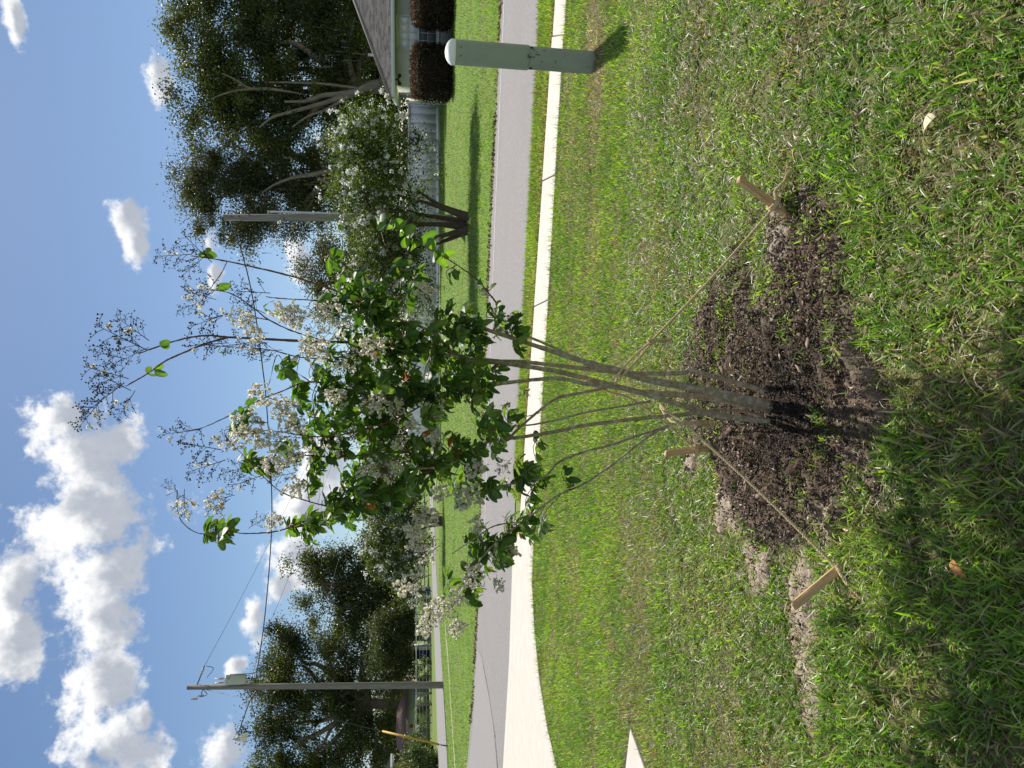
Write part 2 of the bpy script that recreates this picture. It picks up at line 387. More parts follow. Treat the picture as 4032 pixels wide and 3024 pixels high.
# pale resurfaced wedge with a cracked joint
wedge = [G(1880, 2550), G(1900, 2590), G(1925, 2720), G(1945, 2850), G(1962, 3024)]
wedge2 = [G(1845, 3024), G(1862, 2900), G(1872, 2750)]
sheet('patch', [p[:2] for p in wedge] + [ext(wedge[-1], RD, 12), ext(wedge2[0], RD, 8)] + [p[:2] for p in wedge2], 0.0165, M['asphalt2'], parent=road)
mb = MB()
ck = catmull([np.array((*G(x, y)[:2], 0.0195)) for x, y in [(1898, 2540), (1904, 2610), (1925, 2720), (1946, 2850), (1953, 2900), (1962, 3020), (1966, 3100)]], 8)
for i in range(len(ck) - 1):
    wd = (0.006 + 0.03 * max(0, (i - 22) / 22)) * random.uniform(0.5, 1.4)
    a, b = ck[i], ck[i + 1]; nn = np.array((-(b - a)[1], (b - a)[0], 0)); nn /= np.linalg.norm(nn) + 1e-9
    j = np.array((random.uniform(-.01, .01), random.uniform(-.03, .03), 0))
    mb.add([a - nn * wd, b - nn * wd + j, b + nn * wd + j, a + nn * wd], [(0, 1, 2, 3)])
mb.build('crack', M['crack'], road)

# pavement slabs
pav = bpy.data.objects.new('pavement', None); C.objects.link(pav); pav['kind'] = 'structure'
fa, fb = G(2195, 0)[:2], G(2060, 1960)[:2]
na, nb_ = G(2239, 0)[:2], G(2120, 1960)[:2]
pav.location = (*((fa + fb) / 2), 0)
tot = np.linalg.norm(fb - fa); seg = 1.52
k0 = -9
def lerp(a, b, t): return a + (b - a) * t
kk = int(tot / seg) + 1
j0 = 0.35
for k in range(k0, kk + 1):
    t0 = (j0 + k * seg + 0.006) / tot; t1 = (j0 + (k + 1) * seg - 0.006) / tot
    tend = (-1.95 - fa[0]) / (fb[0] - fa[0])
    if t0 > tend - .01: break
    t1 = min(t1, tend)
    sheet('slab', [lerp(fa, fb, t0), lerp(fa, fb, t1), lerp(na, nb_, t1), lerp(na, nb_, t0)], -0.05, M['concrete'], parent=pav, thick=0.05 + 0.030 + random.uniform(-.004, .004))
sheet('verge_soil_shadow', [lerp(fa, fb, -1.2) + RN * -.02, lerp(fa, fb, tend) + RN * -.02, lerp(fa, fb, tend) + RN * .09, lerp(fa, fb, -1.2) + RN * .09], 0.007, M['crack'])  # dark soil strip, also painting in the shadow gap beside the slabs
# driveway apron
e0 = lerp(fa, fb, tend + .014 / tot); e1_ = lerp(na, nb_, tend + .014 / tot)
drv = bpy.data.objects.new('driveway', None); C.objects.link(drv); drv['kind'] = 'structure'; drv.location = (-5, 9.5, 0)
dn = [G(2103, 2290)[:2], G(2113, 2480)[:2], G(2133, 2680)[:2], G(2165, 2870)[:2], G(2205, 3040)[:2], np.array((-4.3, 6.9)), np.array((-4.8, 5.5))]
sm1 = e0 + RD * 7.0
sheet('slab', [e0 + (0.0, 0.012), np.array((-2.0, 11.10)), np.array(nr[5]) - RN * .03, np.array(nr[6]) - RN * .03, np.array(nr[7]) - RN * .03, np.array((-9.3, 13.65)), sm1 + (0, .012)], -0.05, M['concrete'], parent=drv, thick=0.078)
sheet('slab', [e1_, e0, sm1, np.array((-12.5, 8.5)), np.array((-8.0, 4.2))] + dn[::-1], -0.05, M['concrete'], parent=drv, thick=0.080)
sheet('concrete_pad', [(-2.36, 5.07), (-6.2, 6.42), (-6.7, 4.95), (-2.86, 3.60)], -0.05, M['concrete'], thick=0.085)
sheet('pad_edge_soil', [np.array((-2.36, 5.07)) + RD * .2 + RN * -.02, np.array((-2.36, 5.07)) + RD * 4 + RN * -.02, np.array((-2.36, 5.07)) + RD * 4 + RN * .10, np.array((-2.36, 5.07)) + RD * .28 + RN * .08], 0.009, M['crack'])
# cross street far left and the thin dirt track on the lawn beside it
cn = [G(1764, 3024), G(1748, 2740), G(1735, 2520), G(1718, 2250), G(1703, 1880)]
cf = [G(1725, 3024), G(1718, 2740), G(1711, 2520), G(1701, 2250), G(1690, 1880)]
sheet('side_street', [ext(cn[0], (-.32, -.95), 9)] + [p[:2] for p in cn] + [ext(cn[-1], (.31, .95), 60), ext(cf[-1], (.31, .95), 50)] + [p[:2] for p in cf[::-1]] + [ext(cf[0], (-.32, -.95), 16)], 0.012, M['asphalt2'])
tp = catmull([G(x, y) for x, y in [(1752, 2440), (1757, 2510), (1766, 2620), (1774, 2750), (1781, 2850), (1788, 2960), (1795, 3060)]], 5)
M['track'] = mat('dry_track', (0.40, 0.38, 0.24), (0.50, 0.47, 0.32), 5, 0.95, c3=(0.2, 0.24, 0.08), c3amt=(.58, .68), c3scale=3)
sheet('dirt_track', [(p[0] - .17, p[1] - .09) for p in tp] + [(p[0] + .17, p[1] + .09) for p in tp[::-1]], 0.006, M['track'])

# ------------------------------------------------------------------ near lawn, soil bed, grass
def edge_near(x):                               # y of the pavement's near edge at x (ground metres)
    t = (x - na[0]) / (nb_[0] - na[0]); y = na[1] + (nb_[1] - na[1]) * t
    return y
def bed_r(x, y):
    n = fbm(x * 2.6 + 5, y * 2.6, 3, 4) - 0.5 + .55 * (fbm(x * 11, y * 11, 8, 3) - .5)
    r1 = np.sqrt(((x + 0.10) / 0.66) ** 2 + ((y - 3.10) / 0.78) ** 2)
    r2 = np.sqrt(((x - 0.40) / 0.40) ** 2 + ((y - 2.75) / 0.34) ** 2)
    return np.minimum(r1, r2) + n * 0.75
def sand_m(x, y):
    n = fbm(x * 7, y * 7, 21, 3) - 0.5
    m = 0
    for cx, cy, rx, ry in ((-0.98, 2.78, .26, .09), (-0.60, 3.50, .12, .14), (-0.80, 3.15, .10, .13), (-0.42, 3.95, .12, .10), (-1.15, 2.72, .18, .07), (0.62, 2.9, .10, .07), (-0.55, 2.6, .08, .06)):
        m = np.maximum(m, sstep(1.35 - np.sqrt(((x - cx) / rx) ** 2 + ((y - cy) / ry) ** 2) + n * 1.6, 0.0, 0.5))
    return m
PED = np.array((2.71, 6.29))
def dry_m(x, y):
    """how dry and worn the lawn is, 0..1"""
    dn_ = (edge_near(x) - y) * 0.93
    n = fbm(x * 1.1, y * 1.6, 9, 4)
    dn_ = dn_ + (fbm(x * .8 + 3, y * .8, 27, 3) - .5) * 1.6
    band = sstep(dn_, 0.35, 1.0) * (1 - sstep(dn_, 1.7, 2.6)) * sstep(x, -0.4, 1.6)
    d = band * (0.05 + 0.50 * sstep(n, 0.36, 0.70))
    d = np.maximum(d, 0.35 * sstep(fbm(x * 0.9 + 31, y * 1.6, 14, 4), 0.56, 0.74))
    d = np.maximum(d, 0.5 * sstep(fbm(x * 3.1, y * 3.1, 17, 3), 0.56, 0.74))
    rp_ = np.hypot((x - PED[0]) / .62, (y - PED[1] + .15) / .30)
    d = np.maximum(d, .95 * (1 - sstep(rp_ + (fbm(x * 4, y * 4, 19, 3) - .5) * 1.6, 0.4, 1.6)))
    return np.clip(d, 0, 1.3)
gx, gy = np.meshgrid(np.arange(-7, 8.001, 0.08), np.arange(-0.6, 11.0, 0.08))
gv = np.column_stack([gx.ravel(), gy.ravel(), np.full(gx.size, 0.004)])
nx = gx.shape[1]
ii = np.arange(gx.size).reshape(gx.shape)
qd = np.column_stack([ii[:-1, :-1].ravel(), ii[:-1, 1:].ravel(), ii[1:, 1:].ravel(), ii[1:, :-1].ravel()])
qc = gv[qd].mean(1)
qd = qd[(qc[:, 1] < edge_near(qc[:, 0]) + 0.25) & (np.abs(qc[:, 0]) < 6.9)]
dm = dry_m(gv[:, 0], gv[:, 1])[:, None]; sm = sand_m(gv[:, 0], gv[:, 1])[:, None]
tc_ = np.array((0.75, 0.95, 0.6)) * (1 - np.clip(dm, 0, 1)) + np.array((1.25, 1.15, 1.0)) * np.clip(dm, 0, 1)
tc_ = tc_ * (1 - sm) + np.array((2.9, 2.7, 3.3)) * sm
lawn = link('front_lawn', mesh_np('front_lawn', gv, qd, None, tc_), M['thatch']); lawn['kind'] = 'structure'

# the dug bed round the young tree: lumpy dark soil, wet in the middle, sandy at the rim
st = 0.012
bx_, by_ = np.meshgrid(np.arange(-1.45, 1.05, st), np.arange(2.05, 4.35, st))
X, Y = bx_.ravel(), by_.ravel()
br = bed_r(X, Y); sm = sand_m(X, Y)
inb = 1 - sstep(br, 0.80, 1.12)
rise = np.maximum(inb, sm * 0.75)
rel = (fbm(X * 9, Y * 9, 1, 4) - 0.45) * 0.095 + (fbm(X * 32, Y * 32, 2, 3) - 0.5) * 0.055 + (vnoise(X * 75, Y * 75, 6) - .5) * 0.012
hole = np.exp(-(((X + 0.06) / 0.20) ** 2 + ((Y - 2.97) / 0.17) ** 2))
Z = -0.03 + rise * (0.058 + rel) - hole * 0.035
Z = np.where(rise > 0.6, np.maximum(Z, 0.006), Z)
wet = np.exp(-(((X + 0.08) / 0.34) ** 2 + ((Y - 2.85) / 0.30) ** 2)) + 0.35 * sstep(fbm(X * 5, Y * 5, 33, 3), .5, .65)
cn_ = fbm(X * 14, Y * 14, 41, 4)[:, None]
base = np.array((0.085, 0.058, 0.036)) * (1 - cn_) + np.array((0.17, 0.12, 0.075)) * cn_
base = base * (1 - np.clip(wet, 0, 1)[:, None] * 0.72)
ed = sstep(br, 0.55, 0.95)[:, None]
base = base * (1 - ed * .6) + np.array((0.20, 0.16, 0.125)) * ed * .6
sandc = np.array((0.36, 0.30, 0.235))
base = base * (1 - sm[:, None]) + sandc * sm[:, None]
ii = np.arange(X.size).reshape(bx_.shape)
qd = np.column_stack([ii[:-1, :-1].ravel(), ii[:-1, 1:].ravel(), ii[1:, 1:].ravel(), ii[1:, :-1].ravel()])
qd = qd[rise[qd].max(1) > 0.15]
used = np.unique(qd); remap = np.full(X.size, -1); remap[used] = np.arange(len(used))
soil = link('soil_bed', mesh_np('soil_bed', np.column_stack([X, Y, Z])[used], remap[qd], None, base[used], True), M['soil']); soil['kind'] = 'structure'
def soil_z(x, y):
    br_ = bed_r(x, y); rise_ = np.maximum(1 - sstep(br_, .8, 1.12), sand_m(x, y) * .75)
    rel_ = (fbm(x * 9, y * 9, 1, 4) - 0.45) * 0.075
    return np.maximum(0.004, -0.03 + rise_ * (0.058 + rel_) - np.exp(-(((x + 0.06) / 0.20) ** 2 + ((y - 2.97) / 0.17) ** 2)) * 0.035)
# crumbs, root fibres and bark bits too small to count
def rand_unit(n):
    v = rng.normal(size=(n, 3)); return v / np.linalg.norm(v, axis=1, keepdims=True)
n = 100000
px_ = rng.uniform(-1.4, 1.0, n); py_ = rng.uniform(2.1, 4.3, n)
keep = rng.random(n) < np.maximum(1 - sstep(bed_r(px_, py_), .7, 1.15), sand_m(px_, py_) * .10)
px_, py_ = px_[keep], py_[keep]; n = len(px_)
sz = rng.gamma(2.0, 0.0013, n)[:, None] + 0.0012
ctr = np.column_stack([px_, py_, soil_z(px_, py_) + rng.uniform(0.0, 0.022, n)])
a1 = rand_unit(n); a2 = np.cross(a1, rand_unit(n)); a2 /= np.linalg.norm(a2, axis=1, keepdims=True); a3 = np.cross(a1, a2)
el = rng.uniform(0.8, 3.2, (n, 1))
tv = np.stack([ctr + a1 * sz * el, ctr - a1 * sz * .6 + a2 * sz, ctr - a1 * sz * .7 - a2 * sz * .8, ctr + a3 * sz * .8], 1).reshape(-1, 3)
tb = np.arange(n)[:, None] * 4
tt = np.concatenate([tb + np.array(q) for q in ((0, 1, 3), (1, 2, 3), (2, 0, 3), (0, 2, 1))])
shade = rng.random((n, 1)); wetn = np.exp(-(((px_ + 0.08) / 0.34) ** 2 + ((py_ - 2.85) / 0.30) ** 2))[:, None]
cc = np.where(shade < 0.62, np.array((0.07, 0.05, 0.038)), np.where(shade < 0.9, np.array((0.19, 0.14, 0.105)), np.array((0.38, 0.31, 0.24))))
cc = cc * rng.uniform(.6, 1.4, (n, 1)) * (1 - wetn * .65)
crumbs = link('soil_crumbs', mesh_np('soil_crumbs', tv, None, tt, np.repeat(cc, 4, 0)), M['chips'], None, 'stuff')
tag(crumbs, 'dark soil crumbs and bark bits covering the dug planting bed', 'soil')

def blades(px, py, pz, length, width, lean, col, segs=3, az=None):
    """vectorised grass blades; returns verts, quads, tris, colours"""
    n = len(px)
    az = rng.uniform(0, 2 * math.pi, n) if az is None else az
    d = np.column_stack([np.cos(az), np.sin(az), np.zeros(n)])
    tw = az + math.pi / 2 + rng.normal(0, .5, n)
    s = np.column_stack([np.cos(tw), np.sin(tw), rng.normal(0, .25, n)])
    p = np.column_stack([px, py, pz]); V = []; c = []
    ang = lean.copy(); bend = rng.uniform(0.02, 0.42, n)
    cur = p.copy(); L_ = length / segs
    for k in range(segs):
        wk = width * (1.0 if k < segs - 1 else 0.78) * (0.75 if k == 0 else 1)
        V.append(cur - s * wk[:, None] / 2); V.append(cur + s * wk[:, None] / 2)
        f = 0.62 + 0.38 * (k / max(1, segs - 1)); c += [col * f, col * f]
        up = np.column_stack([d[:, 0] * np.sin(ang), d[:, 1] * np.sin(ang), np.cos(ang)])
        cur = cur + up * L_[:, None]; ang = ang + bend
    V.append(cur); c.append(col * 1.05)
    k = 2 * segs + 1
    VV = np.stack(V, 1).reshape(-1, 3); CC = np.stack(c, 1).reshape(-1, 3)
    b = np.arange(n)[:, None] * k
    Q = np.concatenate([b + np.array((2 * j, 2 * j + 1, 2 * j + 3, 2 * j + 2)) for j in range(segs - 1)]) if segs > 1 else None
    T = b + np.array((2 * segs - 2, 2 * segs - 1, 2 * segs))
    return VV, Q, T, CC
GREENS = np.array((2.25, 2.05, 1.6)) * np.array([(0.060, 0.135, 0.014), (0.085, 0.175, 0.020), (0.115, 0.215, 0.026), (0.150, 0.240, 0.040), (0.050, 0.110, 0.020), (0.13, 0.20, 0.085)])
STRAW = 1.2 * np.array([(0.34, 0.28, 0.15), (0.26, 0.20, 0.11), (0.42, 0.37, 0.23), (0.17, 0.125, 0.075)])
def blade_cols(x, y, dry, straw):
    n = len(x)
    tone = fbm(x * 1.7 + 3, y * 1.7, 51, 3) + rng.normal(0, .16, n)
    idx = np.clip((tone * 7.0 - 1.2).astype(int), 0, 3)
    r = rng.random(n); idx = np.where(r < .06, 5, np.where(r < .20, 4, idx))
    c = GREENS[idx]
    dead = rng.random(n) < straw + dry * 0.60
    c = np.where(dead[:, None], STRAW[rng.integers(0, 4, n)], c * (1 - .18 * np.clip(dry, 0, 1))[:, None])
    dw = edge_near(x) - y + .12 * (fbm(x * 2, y * 2, 77, 3) - .5)                # mower wheels leave darker, closer grass
    wheel = np.exp(-((dw - .38) / .07) ** 2) + .8 * np.exp(-((dw - .95) / .09) ** 2) + .6 * np.exp(-((dw - 1.75) / .12) ** 2)
    c = np.where((rng.random(n) < .75 * wheel)[:, None] & ~dead[:, None], GREENS[4] * .85, c)
    return c * rng.uniform(.7, 1.3, (n, 1))
def on_pad(x, y):
    a = (x + 2.36) * RD[0] + (y - 5.07) * RD[1]; b = (x + 2.36) * RN[0] + (y - 5.07) * RN[1]
    return (a > -0.02) & (b < 0.03 + .07 * (a > .25)) & (b > -1.6)
drv_poly = np.array([e1_] + [d_ for d_ in dn if d_[0] < e1_[0] - .01])
def edge_lim(x):
    return np.where(x < drv_poly[0][0], np.interp(-x, -drv_poly[:, 0], drv_poly[:, 1]), edge_near(x))
def past_edge(x, y):
    """True where pavement or driveway lies"""
    lim = edge_near(x)
    lim = np.where(x < drv_poly[0][0], np.interp(-x, -drv_poly[:, 0], drv_poly[:, 1]), lim)
    return y > lim + rng.normal(0, .02, len(x)) - .005
def scatter(n, y0, y1, pad):
    y = rng.uniform(y0, y1, n * 2); hw = 0.504 * y * 1.06 + pad
    keep = rng.random(n * 2) < hw / (0.504 * y1 * 1.06 + pad); y = y[keep]
    x = rng.uniform(-1, 1, len(y)) * (0.504 * y * 1.06 + pad); return x, y
g = MB()
# near zone, long blades growing in little tufts
x, y = scatter(13500, 1.25, 4.6, 0.55)
k = 8
x = np.repeat(x, k) + rng.normal(0, .020, len(x) * k); y = np.repeat(y, k) + rng.normal(0, .020, len(y) * k)
br = bed_r(x, y); dry = dry_m(x, y); sm = sand_m(x, y)
clump = fbm(x * 5.5, y * 5.5, 61, 3)
dens = sstep(br, 0.80, 1.18) * 0.96 + 0.035 + 0.42 * sstep(clump, .53, .62) * (br < 1.05) * sstep(br, .30, .65)
dens *= (1 - .85 * sm) * (0.55 + 0.75 * sstep(clump, .36, .60)) * (1 - .35 * np.clip(dry, 0, 1))
dens *= np.where(np.hypot(x + .06, (y - 2.9)) < .22, 0.0, 1)
kp = (rng.random(len(x)) < dens) & ~on_pad(x, y)
x, y, dry, clump, br = x[kp], y[kp], dry[kp], clump[kp], br[kp]
nearf = 1 - sstep(y, 1.9, 3.4)
Ln = rng.gamma(9, .0055, len(x)) * (0.72 + .45 * nearf) * (0.75 + .5 * clump) * np.where(br < 1, .75, 1)
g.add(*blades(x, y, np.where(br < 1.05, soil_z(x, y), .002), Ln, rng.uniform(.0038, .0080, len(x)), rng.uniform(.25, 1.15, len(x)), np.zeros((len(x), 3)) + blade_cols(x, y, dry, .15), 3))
# dead thatch lying flat between the blades
x, y = scatter(42000, 1.25, 5.2, 0.5)
br = bed_r(x, y); kp = (br > .85) & ~on_pad(x, y); x, y = x[kp], y[kp]
c_ = STRAW[rng.integers(0, 4, len(x))] * rng.uniform(.55, 1.2, (len(x), 1))
g.add(*blades(x, y, rng.uniform(.004, .03, len(x)), rng.uniform(.02, .07, len(x)), rng.uniform(.0018, .0045, len(x)), rng.uniform(1.1, 1.6, len(x)), c_, 2))
# middle zone, shorter turf up to the pavement
x, y = scatter(150000, 4.4, 9.9, 0.7)
dry = dry_m(x, y)
kp = ~past_edge(x, y) & ~on_pad(x, y) & (np.hypot(x - PED[0], y - PED[1]) > .105) & (rng.random(len(x)) < 1 - .45 * np.clip(dry, 0, 1))
x, y, dry = x[kp], y[kp], dry[kp]
edge_d = np.abs(edge_lim(x) - y)
Ln = rng.gamma(9, .0050, len(x)) * (1 - .35 * np.clip(dry, 0, 1)) * np.where(edge_d < .09, 1.55, 1)
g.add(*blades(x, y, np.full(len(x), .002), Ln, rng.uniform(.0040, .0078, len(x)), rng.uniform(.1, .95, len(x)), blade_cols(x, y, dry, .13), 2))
x, y = scatter(60000, 4.6, 9.6, 0.6)
dry = dry_m(x, y); kp = ~past_edge(x, y) & ~on_pad(x, y) & (rng.random(len(x)) < .15 + .8 * np.clip(dry, 0, 1)); x, y = x[kp], y[kp]
c_ = STRAW[rng.integers(0, 4, len(x))] * rng.uniform(.4, 1.1, (len(x), 1))
g.add(*blades(x, y, rng.uniform(.003, .02, len(x)), rng.uniform(.03, .07, len(x)), rng.uniform(.004, .007, len(x)), rng.uniform(.9, 1.5, len(x)), c_, 1))
go = g.build('lawn_grass', M['grass'], None, 'stuff')
tag(go, 'green lawn grass with dry straw-coloured patches around the young tree', 'grass')

# verge between pavement and road
g = MB()
n = 60000
t = rng.uniform(-.35, 1.02, n)
f0 = fa[None] + (fb - fa)[None] * t[:, None]
rr = np.array([near_pts[0][:2], near_pts[3][:2]])
def road_near_y(x): return np.interp(-x, [-p[0] for p in nr], [p[1] for p in nr])
s_ = rng.random(n)
x = f0[:, 0] + RN[0] * .02; yr = road_near_y(x)
y = f0[:, 1] + .04 + (yr - f0[:, 1]) * s_ * 1.0
kp = rng.random(n) < np.where(s_ < .12, .25, 1)
x, y, s_ = x[kp], y[kp], s_[kp]
dry = np.clip(.25 + .9 * (fbm(x * 1.3, y * 3, 71, 3) - .45) + .8 * (s_ < .16), 0, 1)
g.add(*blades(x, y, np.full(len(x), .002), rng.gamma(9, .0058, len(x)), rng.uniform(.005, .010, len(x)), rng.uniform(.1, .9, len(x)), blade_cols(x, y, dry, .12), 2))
go = g.build('verge_grass', M['grass'], None, 'stuff')
tag(go, 'narrow strip of grass between the pavement and the road', 'grass')
# far lawn across the road
g = MB()
n = 190000
yy = 13 + 33 * rng.random(n) ** 1.5
x = rng.uniform(-1, 1, n) * (0.504 * yy * 1.04 + 1.5); y = yy
fy = np.interp(-x, [-p[0] for p in fr], [p[1] for p in fr])
cny = np.interp(x, [p[0] for p in cn], [p[1] for p in cn])
tdx = np.interp(y, [p[1] for p in tp[::-1]], [p[0] for p in tp[::-1]], left=99, right=99)
kp = (np.abs(x - tdx) > .34 + rng.normal(0, .05, n)) & (y > fy + rng.normal(0, .06, n) - .03) & ~((x < cn[-1][0]) & (y > cny - .2))
x, y = x[kp], y[kp]; n = len(x)
dry = np.clip(1.3 * (fbm(x * .5, y * .6, 81, 4) - .46) + .75 * (1 - sstep(y - fy[kp], .1, .9)), 0, 1)
sc_ = .6 + y / 26
g.add(*blades(x, y, np.zeros(n), rng.gamma(9, .0060, n), rng.uniform(.010, .020, n) * sc_, rng.uniform(.1, .9, n), blade_cols(x, y, dry, .05) * np.array((.92, .98, .9)), 1))
lx = rng.uniform(-9, 8.5, 2600); lf = np.interp(-lx, [-p[0] for p in fr], [p[1] for p in fr]) + rng.normal(-.03, .13, 2600)
kl = rng.random(2600) < .25 + .75 * sstep(fbm(lx * 1.5, lf, 44, 3), .42, .62)
lx, lf = lx[kl], lf[kl]
go = g.build('far_lawn_grass', M['grass'], None, 'stuff')
tag(go, 'mown grass of the lawn across the road', 'grass')

# ------------------------------------------------------------------ foliage helpers
def leaf_cards(ctr, size, nrm=None, col=None, asp=0.55):
    """diamond leaves with a fold: 4 verts, 2 tris each"""
    n = len(ctr)
    if nrm is None:
        nrm = rand_unit(n); nrm[:, 2] = np.abs(nrm[:, 2]) * .8 + .15
    a = np.cross(nrm, rand_unit(n)); a /= np.maximum(np.linalg.norm(a, axis=1, keepdims=True), 1e-6)
    b = np.cross(nrm, a); b /= np.maximum(np.linalg.norm(b, axis=1, keepdims=True), 1e-6)
    size = size[:, None]
    f = rng.uniform(-.25, .25, (n, 1)) * size * nrm
    V = np.stack([ctr - a * size / 2, ctr + b * size * asp / 2 + f, ctr + a * size / 2, ctr - b * size * asp / 2 + f], 1).reshape(-1, 3)
    k = np.arange(n)[:, None] * 4
    T = np.concatenate([k + np.array((0, 1, 2)), k + np.array((0, 2, 3))])
    return V, T, np.repeat(col, 4, 0)
def crown(blobs, nclump, nleaf, size, cols, clump_r=0.8, shell=0.55, flat=0.7):
    """leaf positions gathered in clumps spread over the outer part of several ellipsoids"""
    vol = np.array([b[1][0] * b[1][1] * b[1][2] for b in blobs]) ** (2 / 3); vol /= vol.sum()
    bi = rng.choice(len(blobs), nclump, p=vol)
    c = np.array([b[0] for b in blobs])[bi]; r = np.array([b[1] for b in blobs])[bi]
    d = rand_unit(nclump); rad = (shell + (1 - shell) * rng.random((nclump, 1)) ** .7)
    cc = c + d * r * rad
    tone = rng.integers(0, len(cols), nclump)
    li = rng.integers(0, nclump, nleaf)
    off = rng.normal(size=(nleaf, 3)) * np.array((1, 1, flat)) * clump_r * .5 * rng.uniform(.5, 1.3, nclump)[li][:, None]
    pos = cc[li] + off
    col = np.array(cols)[tone][li] * rng.uniform(.7, 1.3, (nleaf, 1))
    return leaf_cards(pos, size * rng.uniform(.6, 1.4, nleaf), None, col), cc
def px_blob(x, y, Y, rx, ry, depth=None):
    """ellipsoid whose outline in the picture is rx (up-down) by ry (sideways) photo pixels at distance Y"""
    s = Y / F
    return (P(x, y, Y), (ry * s, (depth if depth else ry * s * .8), rx * s))
def limbs(mb, base, targets, r0, rng_=random, n=7, fork=.45):
    base = np.array(base, float)
    for tg in targets:
        tg = np.array(tg, float); L_ = np.linalg.norm(tg - base)
        m = base + (tg - base) * fork + np.array((rng_.uniform(-.12, .12) * L_, rng_.uniform(-.12, .12) * L_, .10 * L_))
        q = base + (tg - base) * .72 + np.array((rng_.uniform(-.10, .10) * L_, rng_.uniform(-.1, .1) * L_, .06 * L_))
        mb.tube([base, m, q, tg], [r0, r0 * .6, r0 * .38, r0 * .12], n, smooth=5)
OAK = [(0.034, 0.050, 0.014), (0.054, 0.074, 0.017), (0.080, 0.102, 0.022), (0.118, 0.138, 0.034), (0.038, 0.054, 0.019)]
OAKG = [(0.065, 0.078, 0.038), (0.085, 0.10, 0.048), (0.11, 0.12, 0.062), (0.055, 0.07, 0.034)]
def oak(name, label, base, trunk_pts, trunk_r, blobs, nclump, nleaf, size, cols, moss=0, group=None, clump_r=1.1, nl=9, shell=.5):
    t = thing(name, label, 'tree', base, group)
    (V, T, cv), cc = crown(blobs, nclump, nleaf, size, cols, clump_r, shell)
    link('crown', mesh_np('crown', V - np.array(base), None, T, cv), M['oakleaf'], t, 'stuff')
    mb = MB(); mb.tube([np.array(base)] + [np.array(p) for p in trunk_pts], trunk_r, 10, smooth=5); mb.build('trunk', M['oakbark'], t, smooth=True)
    sel = cc[rng.choice(len(cc), min(nl, len(cc)), replace=False)]
    for s_ in sel:
        mb = MB(); limbs(mb, trunk_pts[-1], [s_], trunk_r[-1] * .8); mb.build('limb', M['oakbark'], t, smooth=True)
    if moss:
        sel = cc[rng.choice(len(cc), moss)]
        sel = sel[sel[:, 2] < np.median(cc[:, 2]) + 1.0]
        n_ = len(sel) * 6
        p = np.repeat(sel, 6, 0) + rng.normal(0, .45, (n_, 3))
        ln = rng.uniform(.3, 1.1, n_)[:, None]; wd = rng.uniform(.03, .08, n_)[:, None]
        az = rng.uniform(0, math.pi, n_); s2 = np.column_stack([np.cos(az), np.sin(az), np.zeros(n_)])
        dn2 = np.array((0, 0, -1.0))
        V = np.stack([p - s2 * wd, p + s2 * wd, p + dn2 * ln + s2 * rng.normal(0, .05, (n_, 1))], 1).reshape(-1, 3)
        link('spanish_moss', mesh_np('spanish_moss', V - np.array(base), None, np.arange(n_ * 3).reshape(-1, 3)), M['moss'], t, 'stuff')
    return t
def gz(p): return (p[0], p[1], 0.0)

nl_ = len(lx)
V, T, cv = leaf_cards(np.column_stack([lx, lf, rng.uniform(.016, .05, nl_)]), rng.uniform(.03, .08, nl_), None, np.array([(0.20, 0.12, 0.06), (0.13, 0.08, 0.05), (0.28, 0.19, 0.11)])[rng.integers(0, 3, nl_)])
tag(link('leaf_litter', mesh_np('leaf_litter', V, None, T, cv), M['chips'], None, 'stuff'), 'brown fallen leaves gathered along the far edge of the road', 'leaf litter')

# ------------------------------------------------------------------ trees behind the house
B = lambda *a: px_blob(*a)
Y0 = 50
oak('oak_tree', 'tall dark live oak with forked grey trunk rising behind the grey-roofed house', gz(P(1630, 330, Y0)),
    [P(1560, 338, Y0), P(1470, 342, Y0), P(1400, 350, Y0)], [.55, .5, .42, .36],
    [B(820, 330, Y0, 150, 140), B(1000, 300, Y0, 200, 230), B(860, 130, Y0, 190, 130), B(1180, 230, Y0, 190, 250), B(850, 480, Y0, 130, 120), B(1080, 480, Y0, 200, 150), B(1330, 130, Y0, 150, 200), B(1330, 400, Y0, 130, 130)],
    300, 100000, .165, OAK, 70, nl=16)
oak('oak_tree', 'greyish live oak beside the bare weathered pole behind the white fence', gz(P(1640, 700, 53)),
    [P(1560, 700, 53), P(1440, 690, 53), P(1330, 700, 53)], [.45, .42, .36, .28],
    [B(790, 700, 53, 100, 120), B(900, 790, 53, 170, 170), B(950, 640, 53, 200, 120), B(1100, 820, 53, 160, 150), B(1130, 660, 53, 170, 130), B(960, 930, 53, 60, 60), B(1300, 640, 53, 110, 130), B(1290, 830, 53, 110, 100)],
    230, 75000, .15, OAKG, 60, clump_r=1.0, nl=14)
oak('oak_tree', 'dark live oak whose crown overhangs the hip roof of the house', gz(P(1640, -60, 52)),
    [P(1500, -60, 52), P(1350, -50, 52)], [.5, .45, .38],
    [B(760, -40, 52, 110, 110), B(900, -60, 52, 160, 150), B(1080, 10, 52, 170, 130), B(1250, -30, 52, 170, 160), B(1200, 90, 52, 140, 90)],
    140, 46000, .165, OAK, 40, nl=8)
oak('oak_tree', 'sunlit olive tree with thin crown above the white fence', gz(P(1650, 1080, 62)),
    [P(1560, 1080, 62), P(1450, 1080, 62)], [.35, .3, .2],
    [B(1260, 1040, 62, 100, 110), B(1340, 1170, 62, 110, 110), B(1440, 1080, 62, 100, 180), B(1500, 1230, 62, 90, 100)],
    90, 26000, .18, [(0.075, 0.088, 0.035), (0.10, 0.105, 0.05), (0.06, 0.075, 0.03)], 0, nl=6)
